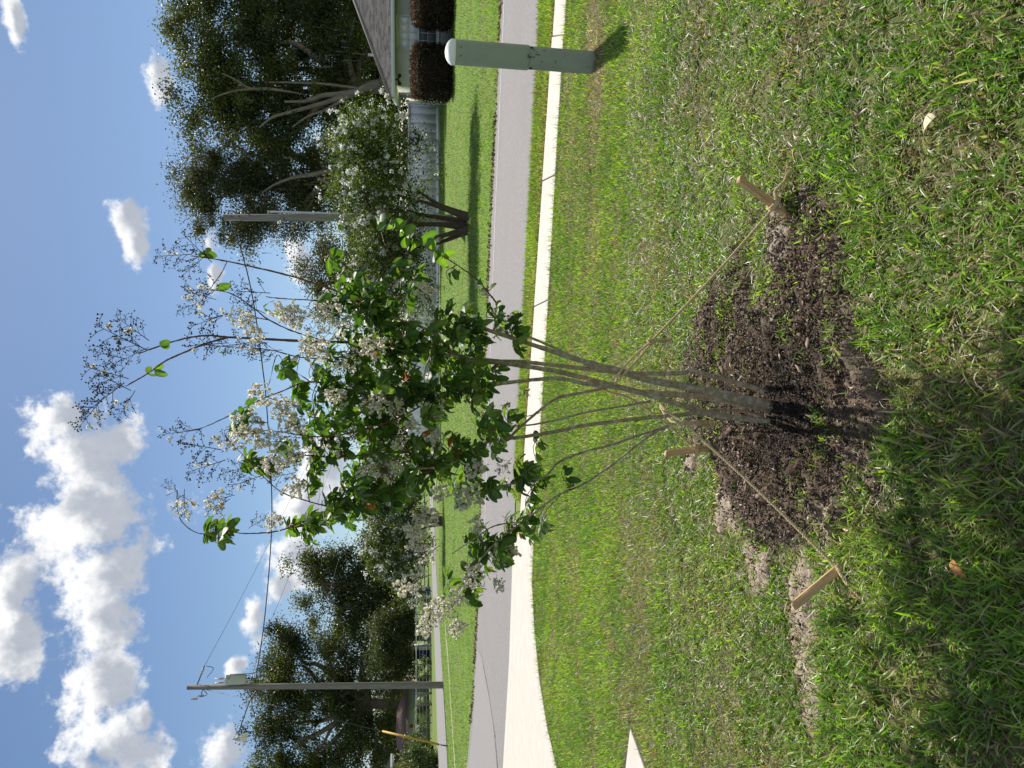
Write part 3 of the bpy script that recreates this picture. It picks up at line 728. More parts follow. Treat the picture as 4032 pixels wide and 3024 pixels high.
oak('oak_tree', 'low grey-green tree beyond the end of the white fence', gz(P(1650, 1560, 70)),
    [P(1560, 1560, 70), P(1480, 1560, 70)], [.35, .3, .2],
    [B(1370, 1500, 70, 90, 110), B(1440, 1640, 70, 100, 120), B(1500, 1450, 70, 100, 160), B(1520, 1760, 70, 80, 120)],
    90, 24000, .2, OAKG, 0, nl=6)
ok1 = next(o for o in C.objects if o.name == 'oak_tree')
for pts in ([(1500, 330, 15), (1440, 345, 15), (1404, 362, 14), (1330, 372, 11), (1269, 376, 9), (1205, 398, 7), (1120, 400, 4)], [(1420, 355, 11), (1314, 393, 9), (1223, 420, 8), (1130, 445, 6), (1074, 461, 5), (1020, 502, 3)], [(1410, 350, 6), (1382, 344, 5.5), (1269, 330, 5), (1156, 325, 4), (1042, 323, 2.5)], [(1420, 362, 7), (1359, 389, 6), (1278, 434, 5), (1214, 457, 3.5), (1150, 500, 2)], [(1200, 372, 1), (1120, 358, 4), (1060, 350, 6), (984, 348, 5), (930, 315, 4), (875, 289, 2.5)], [(1090, 352, 2), (1030, 350, 5), (940, 355, 4), (880, 370, 3), (830, 390, 2)]):
    m_ = MB(); m_.tube([P(a, b, 47.5) for a, b, r in pts], [r * 47.5 / F for a, b, r in pts], 8, smooth=5); m_.build('limb', M['oakbark'], ok1, smooth=True)
ok2 = next(o for o in C.objects if o.name == 'oak_tree.001')
for pts in ([(1330, 665, 9), (1223, 687, 8), (1150, 700, 6), (1079, 728, 4), (1030, 760, 2)], [(1340, 760, 6), (1290, 720, 6), (1250, 700, 5)]):
    m_ = MB(); m_.tube([P(a, b, 50) for a, b, r in pts], [r * 50 / F for a, b, r in pts], 8, smooth=5); m_.build('limb', M['oakbark'], ok2, smooth=True)
# trees far left, across the side street
oak('oak_tree', 'tall pointed dark tree beyond the wire fence', gz(P(1660, 2330, 84)),
    [P(1560, 2330, 84), P(1400, 2320, 84), P(1260, 2290, 84)], [.5, .42, .34, .2],
    [B(1200, 2235, 84, 80, 50), B(1320, 2260, 84, 110, 95), B(1280, 2360, 84, 110, 70), B(1450, 2300, 84, 110, 140), B(1560, 2330, 84, 90, 170), B(1430, 2430, 84, 130, 90)],
    150, 46000, .24, OAK, 40, clump_r=1.5, nl=9)
oak('oak_tree', 'massive dark live oak hung with moss behind the brown-roofed bungalow', gz(P(1655, 2780, 90)),
    [P(1560, 2770, 90), P(1450, 2770, 90)], [.8, .7, .55],
    [B(1110, 2560, 90, 110, 90), B(1080, 2700, 90, 100, 110), B(1060, 2960, 90, 130, 130), B(1230, 2640, 90, 170, 190), B(1260, 2880, 90, 190, 180), B(1430, 2560, 90, 150, 130), B(1470, 2800, 90, 130, 220), B(1200, 3080, 90, 200, 120)],
    380, 105000, .25, OAK, 150, clump_r=1.6, nl=16)
oak('oak_tree', 'small broad tree with several bare trunks behind the wire fence', gz(P(1690, 2515, 72)),
    [P(1660, 2512, 72), P(1630, 2512, 72)], [.3, .26, .2],
    [B(1540, 2480, 72, 80, 80), B(1530, 2590, 72, 85, 85), B(1590, 2640, 72, 50, 50), B(1600, 2450, 72, 40, 60)],
    90, 24000, .2, [(0.045, 0.062, 0.020), (0.062, 0.082, 0.028), (0.085, 0.10, 0.038)], 0, clump_r=1.0, nl=6)
# closed background wood
blobs = [B(1540 + random.uniform(-25, 25), yy_, 112, 85, 120, 5) for yy_ in range(1700, 3300, 90)] + [B(1480 + random.uniform(-30, 30), yy_, 78, 120, 150, 4) for yy_ in range(-250, 900, 110)]
(V, T, cv), _ = crown(blobs, 460, 80000, .38, [(0.020, 0.030, 0.010), (0.030, 0.042, 0.014), (0.016, 0.024, 0.010)], 2.0, .1, .9)
wood = link('woodland', mesh_np('woodland', V, None, T, cv), M['oakleaf'], None, 'stuff')
tag(wood, 'dark mass of woodland closing the view behind the houses', 'woodland')

# ------------------------------------------------------------------ large flowering crape myrtles across the road
def flower_ball(seed, n=46, r=.085):
    rs = np.random.default_rng(seed)
    p = rs.normal(size=(n, 3)) * np.array((.42, .42, .6)) * r
    V, T, cv = leaf_cards(p, rs.uniform(.055, .09, n), None, np.where(rs.random((n, 1)) < .9, np.array((.88, .88, .84)), np.array((.55, .58, .40))) * rs.uniform(.8, 1.1, (n, 1)), .9)
    return mesh_np('flower_cluster', V, None, T, cv)
FB = [flower_ball(s) for s in range(6)]
for m_ in FB: m_.materials.append(M['petal'])
CRC = [(0.062, 0.094, 0.026), (0.086, 0.122, 0.034), (0.115, 0.152, 0.044), (0.048, 0.072, 0.020)]
M['crapeleaf'] = mat('crape_leaf', (0.85, 0.85, 0.85), (1.15, 1.15, 1.15), 2, 0.5, attr=True, transl=0.48, tcol=(1.6, 1.6, 0.55), spec=0.4)
def crape(label, base_px, Yc, blobs, nclump, nleaf, lsize, nflower, stems, as_parts):
    base = gz(P(HOR, base_px[1], Yc))
    t = thing('crape_myrtle', label, 'tree', base)
    (V, T, cv), cc = crown(blobs, nclump, nleaf, lsize, CRC, .50, .35, .8)
    link('crown', mesh_np('crown', V - np.array(base), None, T, cv), M['crapeleaf'], t, 'stuff')
    for (x0, x1, y1) in stems:
        mb = MB(); b0 = np.array(base) + np.array((x0 * .42, random.uniform(-.15, .15), -.05)); tp_ = P(x1, base_px[1] + (y1 - base_px[1]) * .6, Yc + random.uniform(-.8, .8))
        mid_ = b0 * .55 + tp_ * .45 + np.array((random.uniform(-.1, .1), 0, .12))
        mb.tube([b0, b0 * .8 + mid_ * .2 + np.array((0, 0, .05)), mid_, tp_], [.11, .085, .055, .02], 8, smooth=5)
        mb.build('stem', M['crapebark'], t, smooth=True)
    bi = rng.integers(0, len(cc), nflower * 3)
    ctrs = np.mean([b[0] for b in blobs], 0)
    p = cc[bi] + rng.normal(0, .22, (nflower * 3, 3)) + (cc[bi] - ctrs) * .06
    p = p[np.argsort(p[:, 1] + rng.normal(0, .6, len(p)))]
    more_ = p[nflower:nflower + 330]; p = p[:nflower]
    if as_parts:
        for i, q in enumerate(p):
            o = link('flower_cluster', FB[i % 6], None, t, None, q)
            s_ = random.uniform(.5, .95); o.scale = (s_, s_, s_); o.rotation_euler = (random.uniform(0, 6), random.uniform(0, 6), random.uniform(0, 6))
        k_ = 14; pp = np.repeat(more_, k_, 0) + rng.normal(0, .042, (len(more_) * k_, 3))
        V, T, cv = leaf_cards(pp, rng.uniform(.04, .07, len(pp)), None, np.array((.9, .9, .86)) * rng.uniform(.8, 1.05, (len(pp), 1)), .9)
        link('flowers', mesh_np('flowers', V - np.array(base), None, T, cv), M['petal'], t, 'stuff')
    else:
        k_ = 16; pp = np.repeat(p, k_, 0) + rng.normal(0, .075, (len(p) * k_, 3))
        V, T, cv = leaf_cards(pp, rng.uniform(.07, .12, len(pp)), None, np.array((.78, .78, .73)) * rng.uniform(.8, 1.1, (len(pp), 1)), .9)
        link('flowers', mesh_np('flowers', V - np.array(base), None, T, cv), M['petal'], t, 'stuff')
    return t
Yc = 21.4
crape('broad crape myrtle covered in white flowers on the lawn across the road', (1842, 870), Yc,
    [B(1420, 700, Yc, 130, 170, 1.5), B(1400, 560, Yc, 100, 120, 1.5), B(1530, 620, Yc, 65, 110, 1.5), B(1540, 800, Yc, 150, 200, 1.5), B(1480, 960, Yc, 130, 140, 1.5), B(1600, 1020, Yc, 110, 140, 1.5), B(1420, 1130, Yc, 100, 90, 1.5), B(1620, 1180, Yc, 90, 80, 1.5), B(1610, 960, Yc, 60, 110, 1.5), B(1500, 480, Yc, 80, 40, 1.0), B(1640, 560, Yc, 30, 25, .4), B(1690, 700, Yc, 25, 30, .4)],
    280, 46000, .075, 290, [(-.45, 1600, 1000), (-.3, 1560, 920), (-.1, 1500, 880), (.1, 1500, 780), (.25, 1560, 700), (.4, 1600, 620), (-.6, 1650, 1050)], True)
crape('smaller crape myrtle with white flowers standing by the side street', (1742, 2055), 40.6,
    [B(1500, 2060, 40.6, 110, 110), B(1580, 2000, 40.6, 100, 90), B(1560, 2180, 40.6, 110, 130), B(1500, 2200, 40.6, 70, 100), B(1600, 2310, 40.6, 70, 70), B(1640, 2120, 40.6, 60, 150)],
    130, 17000, .13, 230, [(-.3, 1600, 2150), (0, 1600, 2080), (.2, 1600, 2020), (.35, 1600, 1960)], False)

# ------------------------------------------------------------------ house across the road
HA = R(18)
h1 = np.array((math.cos(HA), -math.sin(HA), 0.0)); h2 = np.array((math.sin(HA), math.cos(HA), 0.0)); hz_ = np.array((0, 0, 1.0))
C0 = np.array((12.1, 31.0, 0.0))
house = thing('house', 'single-storey pale green stucco house with grey shingled hip roof', 'house', tuple(C0))
HW, HD, EZ = 16.0, 12.6, 2.24
def hp(a, b, c): return C0 + h1 * a + h2 * b + hz_ * c
def hbox(mb, a0, a1, b0, b1, c0, c1): return mb.box((a0, b0, c0), (a1, b1, c1), None, h1, h2, C0)
wa0, wa1, wz0, wz1, wzm = 1.30, 2.54, 0.57, 2.06, 1.32        # window opening
m_ = MB()
hbox(m_, 0, wa0, 0, .2, -.05, EZ); hbox(m_, wa1, HW, 0, .2, -.05, EZ); hbox(m_, wa0, wa1, 0, .2, wz1, EZ); hbox(m_, wa0, wa1, .002, .2, -.05, wz0)
hbox(m_, 0, .2, .2, HD, -.05, EZ); hbox(m_, HW - .2, HW, .2, HD, -.05, EZ); hbox(m_, .2, HW - .2, HD - .2, HD, -.05, EZ)
m_.build('wall', M['stucco'], house)
m_ = MB(); hbox(m_, wa0 - .35, HW, -.12, -.002, -.05, .50); m_.build('plinth', M['plinth'], house)
win = bpy.data.objects.new('window', None); C.objects.link(win); win.parent = house
m_ = MB(); fw_ = .05
hbox(m_, wa0, wa1, .03, .10, wz1 - fw_, wz1); hbox(m_, wa0, wa1, .03, .10, wz0, wz0 + fw_)
hbox(m_, wa0, wa0 + fw_, .03, .10, wz0 + fw_, wz1 - fw_); hbox(m_, wa1 - fw_, wa1, .03, .10, wz0 + fw_, wz1 - fw_)
hbox(m_, wa0 + fw_, wa1 - fw_, .02, .10, wzm - .03, wzm + .03)
m_.build('frame', M['trim'], win)
cols_ = 4
for (z0, z1, mm) in ((wzm + .03, wz1 - fw_, 'blind'), (wz0 + fw_, wzm - .03, 'screen')):
    for i in range(cols_):
        for j in range(2):
            a0 = wa0 + fw_ + (wa1 - wa0 - 2 * fw_) * i / cols_; a1 = wa0 + fw_ + (wa1 - wa0 - 2 * fw_) * (i + 1) / cols_
            c0 = z0 + (z1 - z0) * j / 2; c1 = z0 + (z1 - z0) * (j + 1) / 2
            m_ = MB(); hbox(m_, a0 + .008, a1 - .008, .068, .076, c0 + .008, c1 - .008); m_.build('pane', M[mm], win)
    m_ = MB()
    for i in range(1, cols_):
        a = wa0 + fw_ + (wa1 - wa0 - 2 * fw_) * i / cols_; hbox(m_, a - .009, a + .009, .056, .085, z0, z1)
    hbox(m_, wa0 + fw_, wa1 - fw_, .058, .082, (z0 + z1) / 2 - .009, (z0 + z1) / 2 + .009)
    m_.build('muntin', M['trim'], win)
m_ = MB(); hbox(m_, wa0 - .08, wa1 + .08, -.13, .03, wz0 - .09, wz0 - .003); m_.build('sill', M['trim'], win)
m_ = MB()                                              # dark room behind the glass
hbox(m_, wa0 - .1, wa1 + .1, .12, .16, wz0 - .1, wz1 + .1); m_.build('curtain', M['blind'], win)
OV, PT, EZT = .6, .40, 2.39
m_ = MB()
hbox(m_, -OV, HW + OV, -OV, -OV + .03, EZ, EZT); hbox(m_, -OV, -OV + .03, -OV + .03, HD + OV, EZ, EZT); hbox(m_, HW + OV - .03, HW + OV, -OV + .03, HD + OV, EZ, EZT)
hbox(m_, -OV + .03, HW + OV - .03, HD + OV - .03, HD + OV, EZ, EZT)
m_.build('fascia', M['trim'], house)
m_ = MB()
hbox(m_, -OV + .03, HW + OV - .03, -OV + .03, 0, EZ + .005, EZ + .025); hbox(m_, -OV + .03, 0, 0, HD + OV - .03, EZ + .005, EZ + .025)
m_.build('soffit', M['trim'], house)
hd = (HD + 2 * OV) / 2; zr = EZT + hd * PT
cor = [hp(-OV, -OV, EZT), hp(HW + OV, -OV, EZT), hp(HW + OV, HD + OV, EZT), hp(-OV, HD + OV, EZT)]
rg = [hp(-OV + hd, -OV + hd, zr), hp(HW + OV - hd, -OV + hd, zr)]
m_ = MB(); V = np.array(cor + rg)
m_.add(V, [(0, 1, 5, 4), (2, 3, 4, 5)], [(1, 2, 5), (3, 0, 4)])
roof = m_.build('roof', M['shingle_flat'], house)
# shingles of the front slope, course by course; those in view are objects
sl = math.sqrt(1 + PT * PT); expo = .142
def shingle_mesh(wd):
    m = MB(); t_ = .009
    q = lambda a, s, up: h1 * a + (h2 + hz_ * PT) / sl * s + np.cross(h1, (h2 + hz_ * PT) / sl) * up
    v = [q(a, s, u) for u in (0, 1) for a, s in ((0, 0), (wd, 0), (wd, expo + .01), (0, expo + .01))]
    v = [q(0, 0, .012), q(wd, 0, .012), q(wd, expo + .012, .001), q(0, expo + .012, .001), q(0, 0, .002), q(wd, 0, .002)]
    m.add(v, [(0, 1, 2, 3), (4, 5, 1, 0)]); return m.mesh('shingle')
SW = (.30, .22, .38); SM = [shingle_mesh(x_ - .006) for x_ in SW]
for m2 in SM: m2.materials.append(M['shingle'])
stuff = MB(); cnt = 0
for row in range(int(hd * sl / expo)):
    s_ = row * expo; inset = s_ / sl
    a = -OV + inset + random.uniform(0, .1) + .04
    while a < HW + OV - inset - .4:
        k_ = random.choice((0, 0, 1, 2)); o_ = hp(a, -OV + s_ / sl, EZT + s_ / sl * PT)
        yy_ = 1512 - o_[0] / o_[1] * F
        if cnt < 298 and yy_ > -25:
            so = link('shingle', SM[k_], None, roof, None, o_); cnt += 1
        elif a < 12:
            v = np.array([vv.co for vv in SM[k_].vertices]) + o_; stuff.add(v, [(0, 1, 2, 3), (4, 5, 1, 0)])
        a += SW[k_]
stuff.build('shingle_rows', M['shingle_flat'], roof, 'stuff')
m_ = MB(); m_.tube([cor[0] + hz_ * .02, rg[0] + hz_ * .03], [.07, .07], 6); m_.build('hip_cap', M['shingle_flat'], roof)
vp = P(1462, 216, 32.6)
m_ = MB(); m_.tube([vp - hz_ * .5, vp + hz_ * .10], [.05, .05], 10); m_.tube([vp + hz_ * .10, vp + hz_ * .13], [.065, .065], 10); m_.build('vent_pipe', M['metal'], house)
fl = hp(.12, -.28, EZ - .10)
m_ = MB()
m_.tube([fl + hz_ * .12, fl], [.03, .03], 8)
for s_ in (-1, 1): m_.tube([fl, fl + h1 * .10 * s_ - h2 * .08 - hz_ * .05, fl + h1 * .16 * s_ - h2 * .16 - hz_ * .08], [.03, .05, .075], 10)
m_.build('floodlight', M['black'], house)

def clipped_shrub(name, label, ctr, hw, hd_, hh, n, size, cols, mt='shrubleaf'):
    base = (ctr[0], ctr[1], 0)
    t = thing(name, label, 'shrub', base)
    u = rng.uniform(-1, 1, (n, 3)); fi = rng.integers(0, 3, n); fi = np.where((fi == 1) & (rng.random(n) < .3), 2, fi); u[np.arange(n), fi] = np.sign(u[np.arange(n), fi])
    u = u * ((np.abs(u) ** 6).sum(1, keepdims=True)) ** (-1 / 6)
    rad = 1.02 - rng.normal(.05, .055, (n, 1))
    rad += .16 * (fbm(u[:, :1] * 3 + 9, u[:, 2:] * 3 + u[:, 1:2] * 2, 91, 3) - .5)
    loc = u * rad
    p = np.column_stack([loc[:, 0] * hw, loc[:, 1] * hd_, hh / 2 + .04 + loc[:, 2] * hh / 2])
    kp = p[:, 2] > .03 + .12 * rng.random(n); p = p[kp]
    top = sstep(p[:, 2] / hh, .7, .95)[:, None]
    c_ = np.array(cols)[rng.integers(0, len(cols), len(p))] * rng.uniform(.6, 1.4, (len(p), 1))
    new = rng.random((len(p), 1)) < .85 * top + .06                  # the new growth on top is rusty
    c_ = np.where(new, np.array((0.20, 0.105, 0.06)) * rng.uniform(.6, 1.3, (len(p), 1)), c_)
    V, T, cv = leaf_cards(p, size * rng.uniform(.6, 1.4, len(p)), None, c_)
    link('foliage', mesh_np('foliage', V, None, T, cv), M[mt], t, 'stuff')
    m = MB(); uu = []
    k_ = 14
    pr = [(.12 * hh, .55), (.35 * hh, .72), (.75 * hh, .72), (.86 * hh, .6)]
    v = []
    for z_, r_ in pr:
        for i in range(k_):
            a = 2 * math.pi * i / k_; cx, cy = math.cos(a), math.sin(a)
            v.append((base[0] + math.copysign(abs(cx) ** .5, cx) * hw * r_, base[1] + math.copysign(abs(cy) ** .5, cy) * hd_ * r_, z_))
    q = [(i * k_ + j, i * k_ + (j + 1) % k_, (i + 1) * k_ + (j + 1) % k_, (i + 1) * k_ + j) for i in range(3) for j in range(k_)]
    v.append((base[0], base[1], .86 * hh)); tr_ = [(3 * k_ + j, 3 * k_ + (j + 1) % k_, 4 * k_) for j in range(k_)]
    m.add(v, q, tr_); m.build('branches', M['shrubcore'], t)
    for sx in (-.3, 0, .35):
        mm = MB(); mm.tube([(base[0] + sx * hw, base[1], -.02), (base[0] + sx * hw * 1.4, base[1], .3)], [.03, .02], 6); mm.build('stem', M['crapebark'], t)
    return t
SHC = [(0.022, 0.016, 0.010), (0.036, 0.024, 0.015), (0.018, 0.020, 0.009)]
c_ = P(HOR, 283, 29.7); clipped_shrub('clipped_shrub', 'clipped maroon shrub between the window and the house corner', (c_[0], c_[1]), .96, .6, 1.55, 16000, .07, SHC)
c_ = P(HOR, 12, 28.9); clipped_shrub('clipped_shrub', 'clipped maroon shrub on the window side away from the house corner', (c_[0], c_[1]), .78, .6, 1.52, 14000, .07, SHC)
c_ = G(1750, 395)
t = thing('corner_plant', 'small loose leafy plant at the foot of the house corner', 'plant', (c_[0] - .2, c_[1] - 3.5, 0))
p = np.array((c_[0] - .2, c_[1] - 3.5, .25)) + rng.normal(size=(700, 3)) * np.array((.22, .2, .16)); p[:, 2] = np.abs(p[:, 2])
V, T, cv = leaf_cards(p, rng.uniform(.05, .1, 700), None, np.array(CRC)[rng.integers(0, 4, 700)])
link('foliage', mesh_np('foliage', V - wl(t), None, T, cv), M['oakleaf'], t, 'stuff')
m_ = MB(); m_.tube([wl(t) - (0, 0, .02), wl(t) + (0, 0, .3)], [.02, .01], 6); m_.build('stem', M['crapebark'], t)

# ------------------------------------------------------------------ white vinyl fence
FY = 44.2
fx0 = P(HOR, 404, FY)[0]
fence = thing('vinyl_fence', 'white vinyl privacy fence running from the back of the house', 'fence', (fx0, FY, 0))
nb2, pw, fh = 10, 2.08, 1.84
for i in range(nb2 + 1):
    x_ = fx0 - i * pw - (.15 if i else 0)
    m_ = MB(); m_.box((x_ - .065, FY - .065, -.1), (x_ + .065, FY + .065, fh + .03)); m_.add(np.array([(x_ - .08, FY - .08, fh + .03), (x_ + .08, FY - .08, fh + .03), (x_ + .08, FY + .08, fh + .03), (x_ - .08, FY + .08, fh + .03), (x_, FY, fh + .10)]), None, [(0, 1, 4), (1, 2, 4), (2, 3, 4), (3, 0, 4)])
    m_.build('post', M['vinyl'], fence)
    if i == nb2: break
    xl, xr = fx0 - (i + 1) * pw - .15 + .067, x_ - .067
    if i == 0: xr -= .03
    for (z0, z1) in ((.06, .20), (fh - .13, fh)):
        m_ = MB(); m_.box((xl, FY - .035, z0), (xr, FY + .035, z1)); m_.build('rail', M['vinyl'], fence)
    nbd = 4; bw = (xr - xl) / nbd
    for j in range(nbd):
        m_ = MB(); m_.box((xl + j * bw + .0006, FY - .011 - .0006 * (j % 2), .20), (xl + (j + 1) * bw - .0006, FY + .011, fh - .13)); m_.build('board', M['vinyl'], fence)
    if i == 0:
        for xx in (xl + .05, xr - .05):
            m_ = MB(); m_.box((xx - .045, FY - .05, .2), (xx + .045, FY - .014, fh - .13)); m_.build('gate_stile', M['vinyl'], fence)
# low neighbouring shed roof just showing over the fence
sy = 50.
shed = thing('shed', 'low brown shed half hidden behind the white fence', 'shed', (P(HOR, 520, sy)[0], sy, 0))
xa_, xb_ = P(HOR, 640, sy)[0], P(HOR, 470, sy)[0]
m_ = MB(); m_.box((xa_, sy, 0), (xb_, sy + 3, 2.1)); m_.build('wall', M['crapebark'], shed)
m_ = MB(); m_.box((xa_ - .2, sy - .25, 2.1), (xb_ + .2, sy + 3.2, 2.22)); m_.build('roof', M['roofbrown'], shed)

# ------------------------------------------------------------------ utility pedestal on the lawn
pd = thing('utility_pedestal', 'round sage green utility pedestal with glare-whitened domed cap on the front lawn', 'utility pedestal', (PED[0], PED[1], 0))
pb = np.array((PED[0], PED[1], 0)); pa = np.array((.022, 0, 1.0)); pa /= np.linalg.norm(pa)
r_ = .094
m_ = MB(); m_.lathe([(-.06, r_ * .97), (.0, r_ * .97), (.02, r_ * .97), (.60, r_ * .965), (.615, r_ * .965)], 40, pb, pa); lowr = m_.build('lower_sleeve', M['pedestal_low'], pd, smooth=True)
m_ = MB(); m_.lathe([(.555, r_ * 1.0), (.556, r_ * 1.045), (.565, r_ * 1.05), (1.165, r_ * 1.05), (1.17, r_ * 1.05)], 40, pb, pa); upr = m_.build('upper_sleeve', M['pedestal'], pd, smooth=True)
m_ = MB(); m_.lathe([(1.162, r_ * 1.075), (1.165, r_ * 1.085), (1.188, r_ * 1.085), (1.198, r_ * 1.06), (1.218, r_ * .90), (1.234, r_ * .66), (1.244, r_ * .36), (1.248, r_ * .05)], 40, pb, pa); m_.build('cap', M['cap'], pd, smooth=True)
tocam = np.array((-PED[0], -PED[1], 0.0)); tocam /= np.linalg.norm(tocam); side = np.array((-tocam[1], tocam[0], 0))
for sgn in (-1, 1):
    d_ = tocam * math.cos(1.03) + side * math.sin(1.03) * sgn
    c_ = pb + pa * .535 + d_ * (r_ * .962)
    m_ = MB(); m_.tube([c_ - d_ * .004, c_ + d_ * .003], [.013, .013], 12); m_.build('bolt_hole', M['black'], lowr)
d_ = tocam * math.cos(.12) + side * math.sin(.12)
lc_ = pb + pa * .562 + d_ * (r_ * 1.05)
s2 = np.cross((0, 0, 1.0), d_)
m_ = MB()
m_.box((-.012, -.002, -.02), (.004, .006, -.012), None, s2, d_, lc_); m_.box((-.012, -.002, -.012), (-.004, .006, .012), None, s2, d_, lc_); m_.box((-.004, -.002, .004), (.016, .006, .012), None, s2, d_, lc_)
m_.build('latch', M['darkmetal'], upr)
for k_ in range(9):
    a_ = random.uniform(-.9, .9); hh_ = random.choice((.50, .48, .45, .52, .43, 1.12, .30))
    d_ = tocam * math.cos(a_) + side * math.sin(a_); c_ = pb + pa * hh_ + d_ * r_ * (1.05 if hh_ > .6 else .966)
    s2 = np.cross((0, 0, 1.0), d_); m_ = MB()
    n_ = 7; rr_ = [random.uniform(.003, .009) for _ in range(n_)]
    v = [c_ + d_ * .0012] + [c_ + d_ * .0012 + s2 * math.cos(i * 2 * math.pi / n_) * rr_[i] + hz_ * math.sin(i * 2 * math.pi / n_) * rr_[i] * 1.5 for i in range(n_)]
    m_.add(v, None, [(0, 1 + i, 1 + (i + 1) % n_) for i in range(n_)]); m_.build('scuff_mark', M['darkmetal'], lowr if hh_ < .6 else upr)

# ------------------------------------------------------------------ poles and wires
YP = 39.9
pbase, ptop = G(1746, 2697), P(738, 2706, YP)
pole = thing('utility_pole', 'tall weathered wooden utility pole carrying a transformer and street lamp', 'utility pole', tuple(pbase))
m_ = MB(); m_.tube([pbase - (0, 0, .3), pbase, (pbase + ptop) / 2, ptop], [.175, .172, .15, .122], 16); m_.build('shaft', M['pole'], pole, smooth=True)
def on_pole(x): t_ = (1746 - x) / (1746 - 738.); return pbase + (ptop - pbase) * t_
rt = np.array((1.0, 0, 0))
c_ = on_pole(965) + rt * .40 + np.array((0, -.05, 0))
m_ = MB(); m_.lathe([(0, .22), (.03, .245), (.9, .245), (.93, .255), (.96, .255), (1.0, .17), (1.02, .05)], 24, c_); tf = m_.build('transformer', M['metal'], pole, smooth=True)
for dx in (-.12, .08):
    q = c_ + rt * dx + hz_ * 1.0; m_ = MB()
    m_.lathe([(0, .03), (.10, .035), (.11, .07), (.14, .03), (.19, .065), (.22, .03), (.27, .06), (.30, .03), (.48, .018)], 12, q); m_.build('bushing', M['porcelain'], tf, smooth=True)
for z_ in (.2, .75):
    m_ = MB(); q = c_ + hz_ * z_; m_.box((-.30, -.04, -.05), (-.20, .04, .05), None, rt, (0, 1.0, 0), q); m_.build('bracket', M['darkmetal'], tf)
m_ = MB(); q = c_ + np.array((.16, -.2, .78)); m_.tube([q, q + (.02, -.06, 0)], [.03, .03], 8); m_.build('cover_plate', M['darkmetal'], tf)
# insulator on the far side of the pole top and the dead-end strain insulator
q = on_pole(795) - rt * .12
m_ = MB(); m_.tube([q, q - rt * .35 + hz_ * .05], [.025, .02], 8); m_.build('pin_arm', M['darkmetal'], pole)
for (px_2, py_2) in ((790, 2740), (765, 2752)):
    q = P(px_2, py_2, YP); m_ = MB()
    m_.lathe([(-.16, .02), (-.12, .07), (-.09, .03), (-.04, .075), (0, .03), (.05, .07), (.08, .03), (.14, .05), (.17, .015)], 12, q); m_.build('insulator', M['porcelain'], pole, smooth=True)
q0, q1 = on_pole(775) + rt * .10, P(805, 2622, YP)
m_ = MB(); m_.tube([q0, q1], [.03, .03], 8); m_.build('strain_link', M['darkmetal'], pole)
m_ = MB(); qq = q0 + (q1 - q0) * .72; dd = (q1 - q0) / np.linalg.norm(q1 - q0)
m_.tube([qq - dd * .15, qq - dd * .12, qq - dd * .05, qq, qq + dd * .05, qq + dd * .12, qq + dd * .15], [.02, .07, .03, .075, .03, .07, .02], 12); m_.build('strain_insulator', M['porcelain'], pole, smooth=True)
for (a_, b_, c__) in (((812, 2622), (840, 2632), (815, 2668)), ((905, 2655), (1000, 2650), (1010, 2630)), ((965, 2660), (985, 2660), (970, 2690)), ((970, 2672), (1000, 2672), (1015, 2664)), ((785, 2745), (815, 2735), (800, 2715)), ((1030, 2722), (1025, 2745), (1045, 2735))):
    m_ = MB(); m_.tube([P(*a_, YP - .2), P(*b_, YP - .2), P(*c__, YP - .2)], [.016] * 3, 6, smooth=6); m_.build('jumper_wire', M['wire'], pole)
# street lamp arm and head
m_ = MB(); m_.tube([P(1012, 2716, YP), P(985, 2758, YP), P(958, 2830, YP - .3), P(942, 2880, YP - .5), P(938, 2906, YP - .6)], [.035, .032, .03, .028, .026], 8, smooth=5); arm = m_.build('lamp_arm', M['darkmetal'], pole, smooth=True)
m_ = MB(); m_.tube([P(1012, 2716, YP), P(1040, 2722, YP)], [.02, .02], 6); m_.tube([P(1035, 2722, YP), P(985, 2758, YP)], [.018, .018], 6); m_.build('arm_brace', M['darkmetal'], arm)
q = P(935, 2908, YP - .65)
m_ = MB(); m_.lathe([(-.12, .13), (-.05, .13), (.05, .10), (.10, .05), (.22, .05), (.24, .03)], 16, q); m_.build('lamp_head', M['metal'], arm, smooth=True)
m_ = MB(); m_.lathe([(-.42, .23), (-.40, .24), (-.13, .135), (-.12, .13)], 16, q); m_.build('lamp_lens', M['lampglass'], arm, smooth=True)
# second pole
Y2 = 30.0
p2b, p2t = np.array((*P(HOR, 856, Y2)[:2], 0)), P(883, 856, Y2)
pole2 = thing('utility_pole', 'bare weathered wooden pole with a grey conduit standing behind the big crape myrtle', 'utility pole', tuple(p2b))
m_ = MB(); m_.tube([p2b - (0, 0, .3), p2b, (p2b + p2t) / 2, p2t], [.165, .16, .145, .128], 16); m_.build('shaft', M['pole'], pole2, smooth=True)
cx_ = P(1060, 834, Y2 - .05); m_ = MB(); m_.tube([(cx_[0], cx_[1], -.1), cx_], [.04, .04], 10); m_.tube([cx_, cx_ + (0, 0, .06)], [.055, .055], 10); m_.build('conduit', M['metal'], pole2, smooth=True)
for x_ in (915, 945, 985):
    q = P(x_, 850 + random.uniform(-4, 4), Y2) + (0, -.14, 0); m_ = MB(); m_.tube([q, q - (0, .03, 0)], [.03, .03], 8); m_.build('bolt', M['darkmetal'], pole2)
def wire(label, pts, r, sub=8):
    p_ = [np.array(q) for q in pts]
    m = MB(); m.tube([q - p_[0] for q in p_], [r] * len(p_), 6, smooth=sub)
    o = link('overhead_wire', m.mesh('overhead_wire'), M['wire'], None, None, p_[0]); tag(o, label, 'wire'); return o
def wp(x, y, Y): return P(x, y, Y)
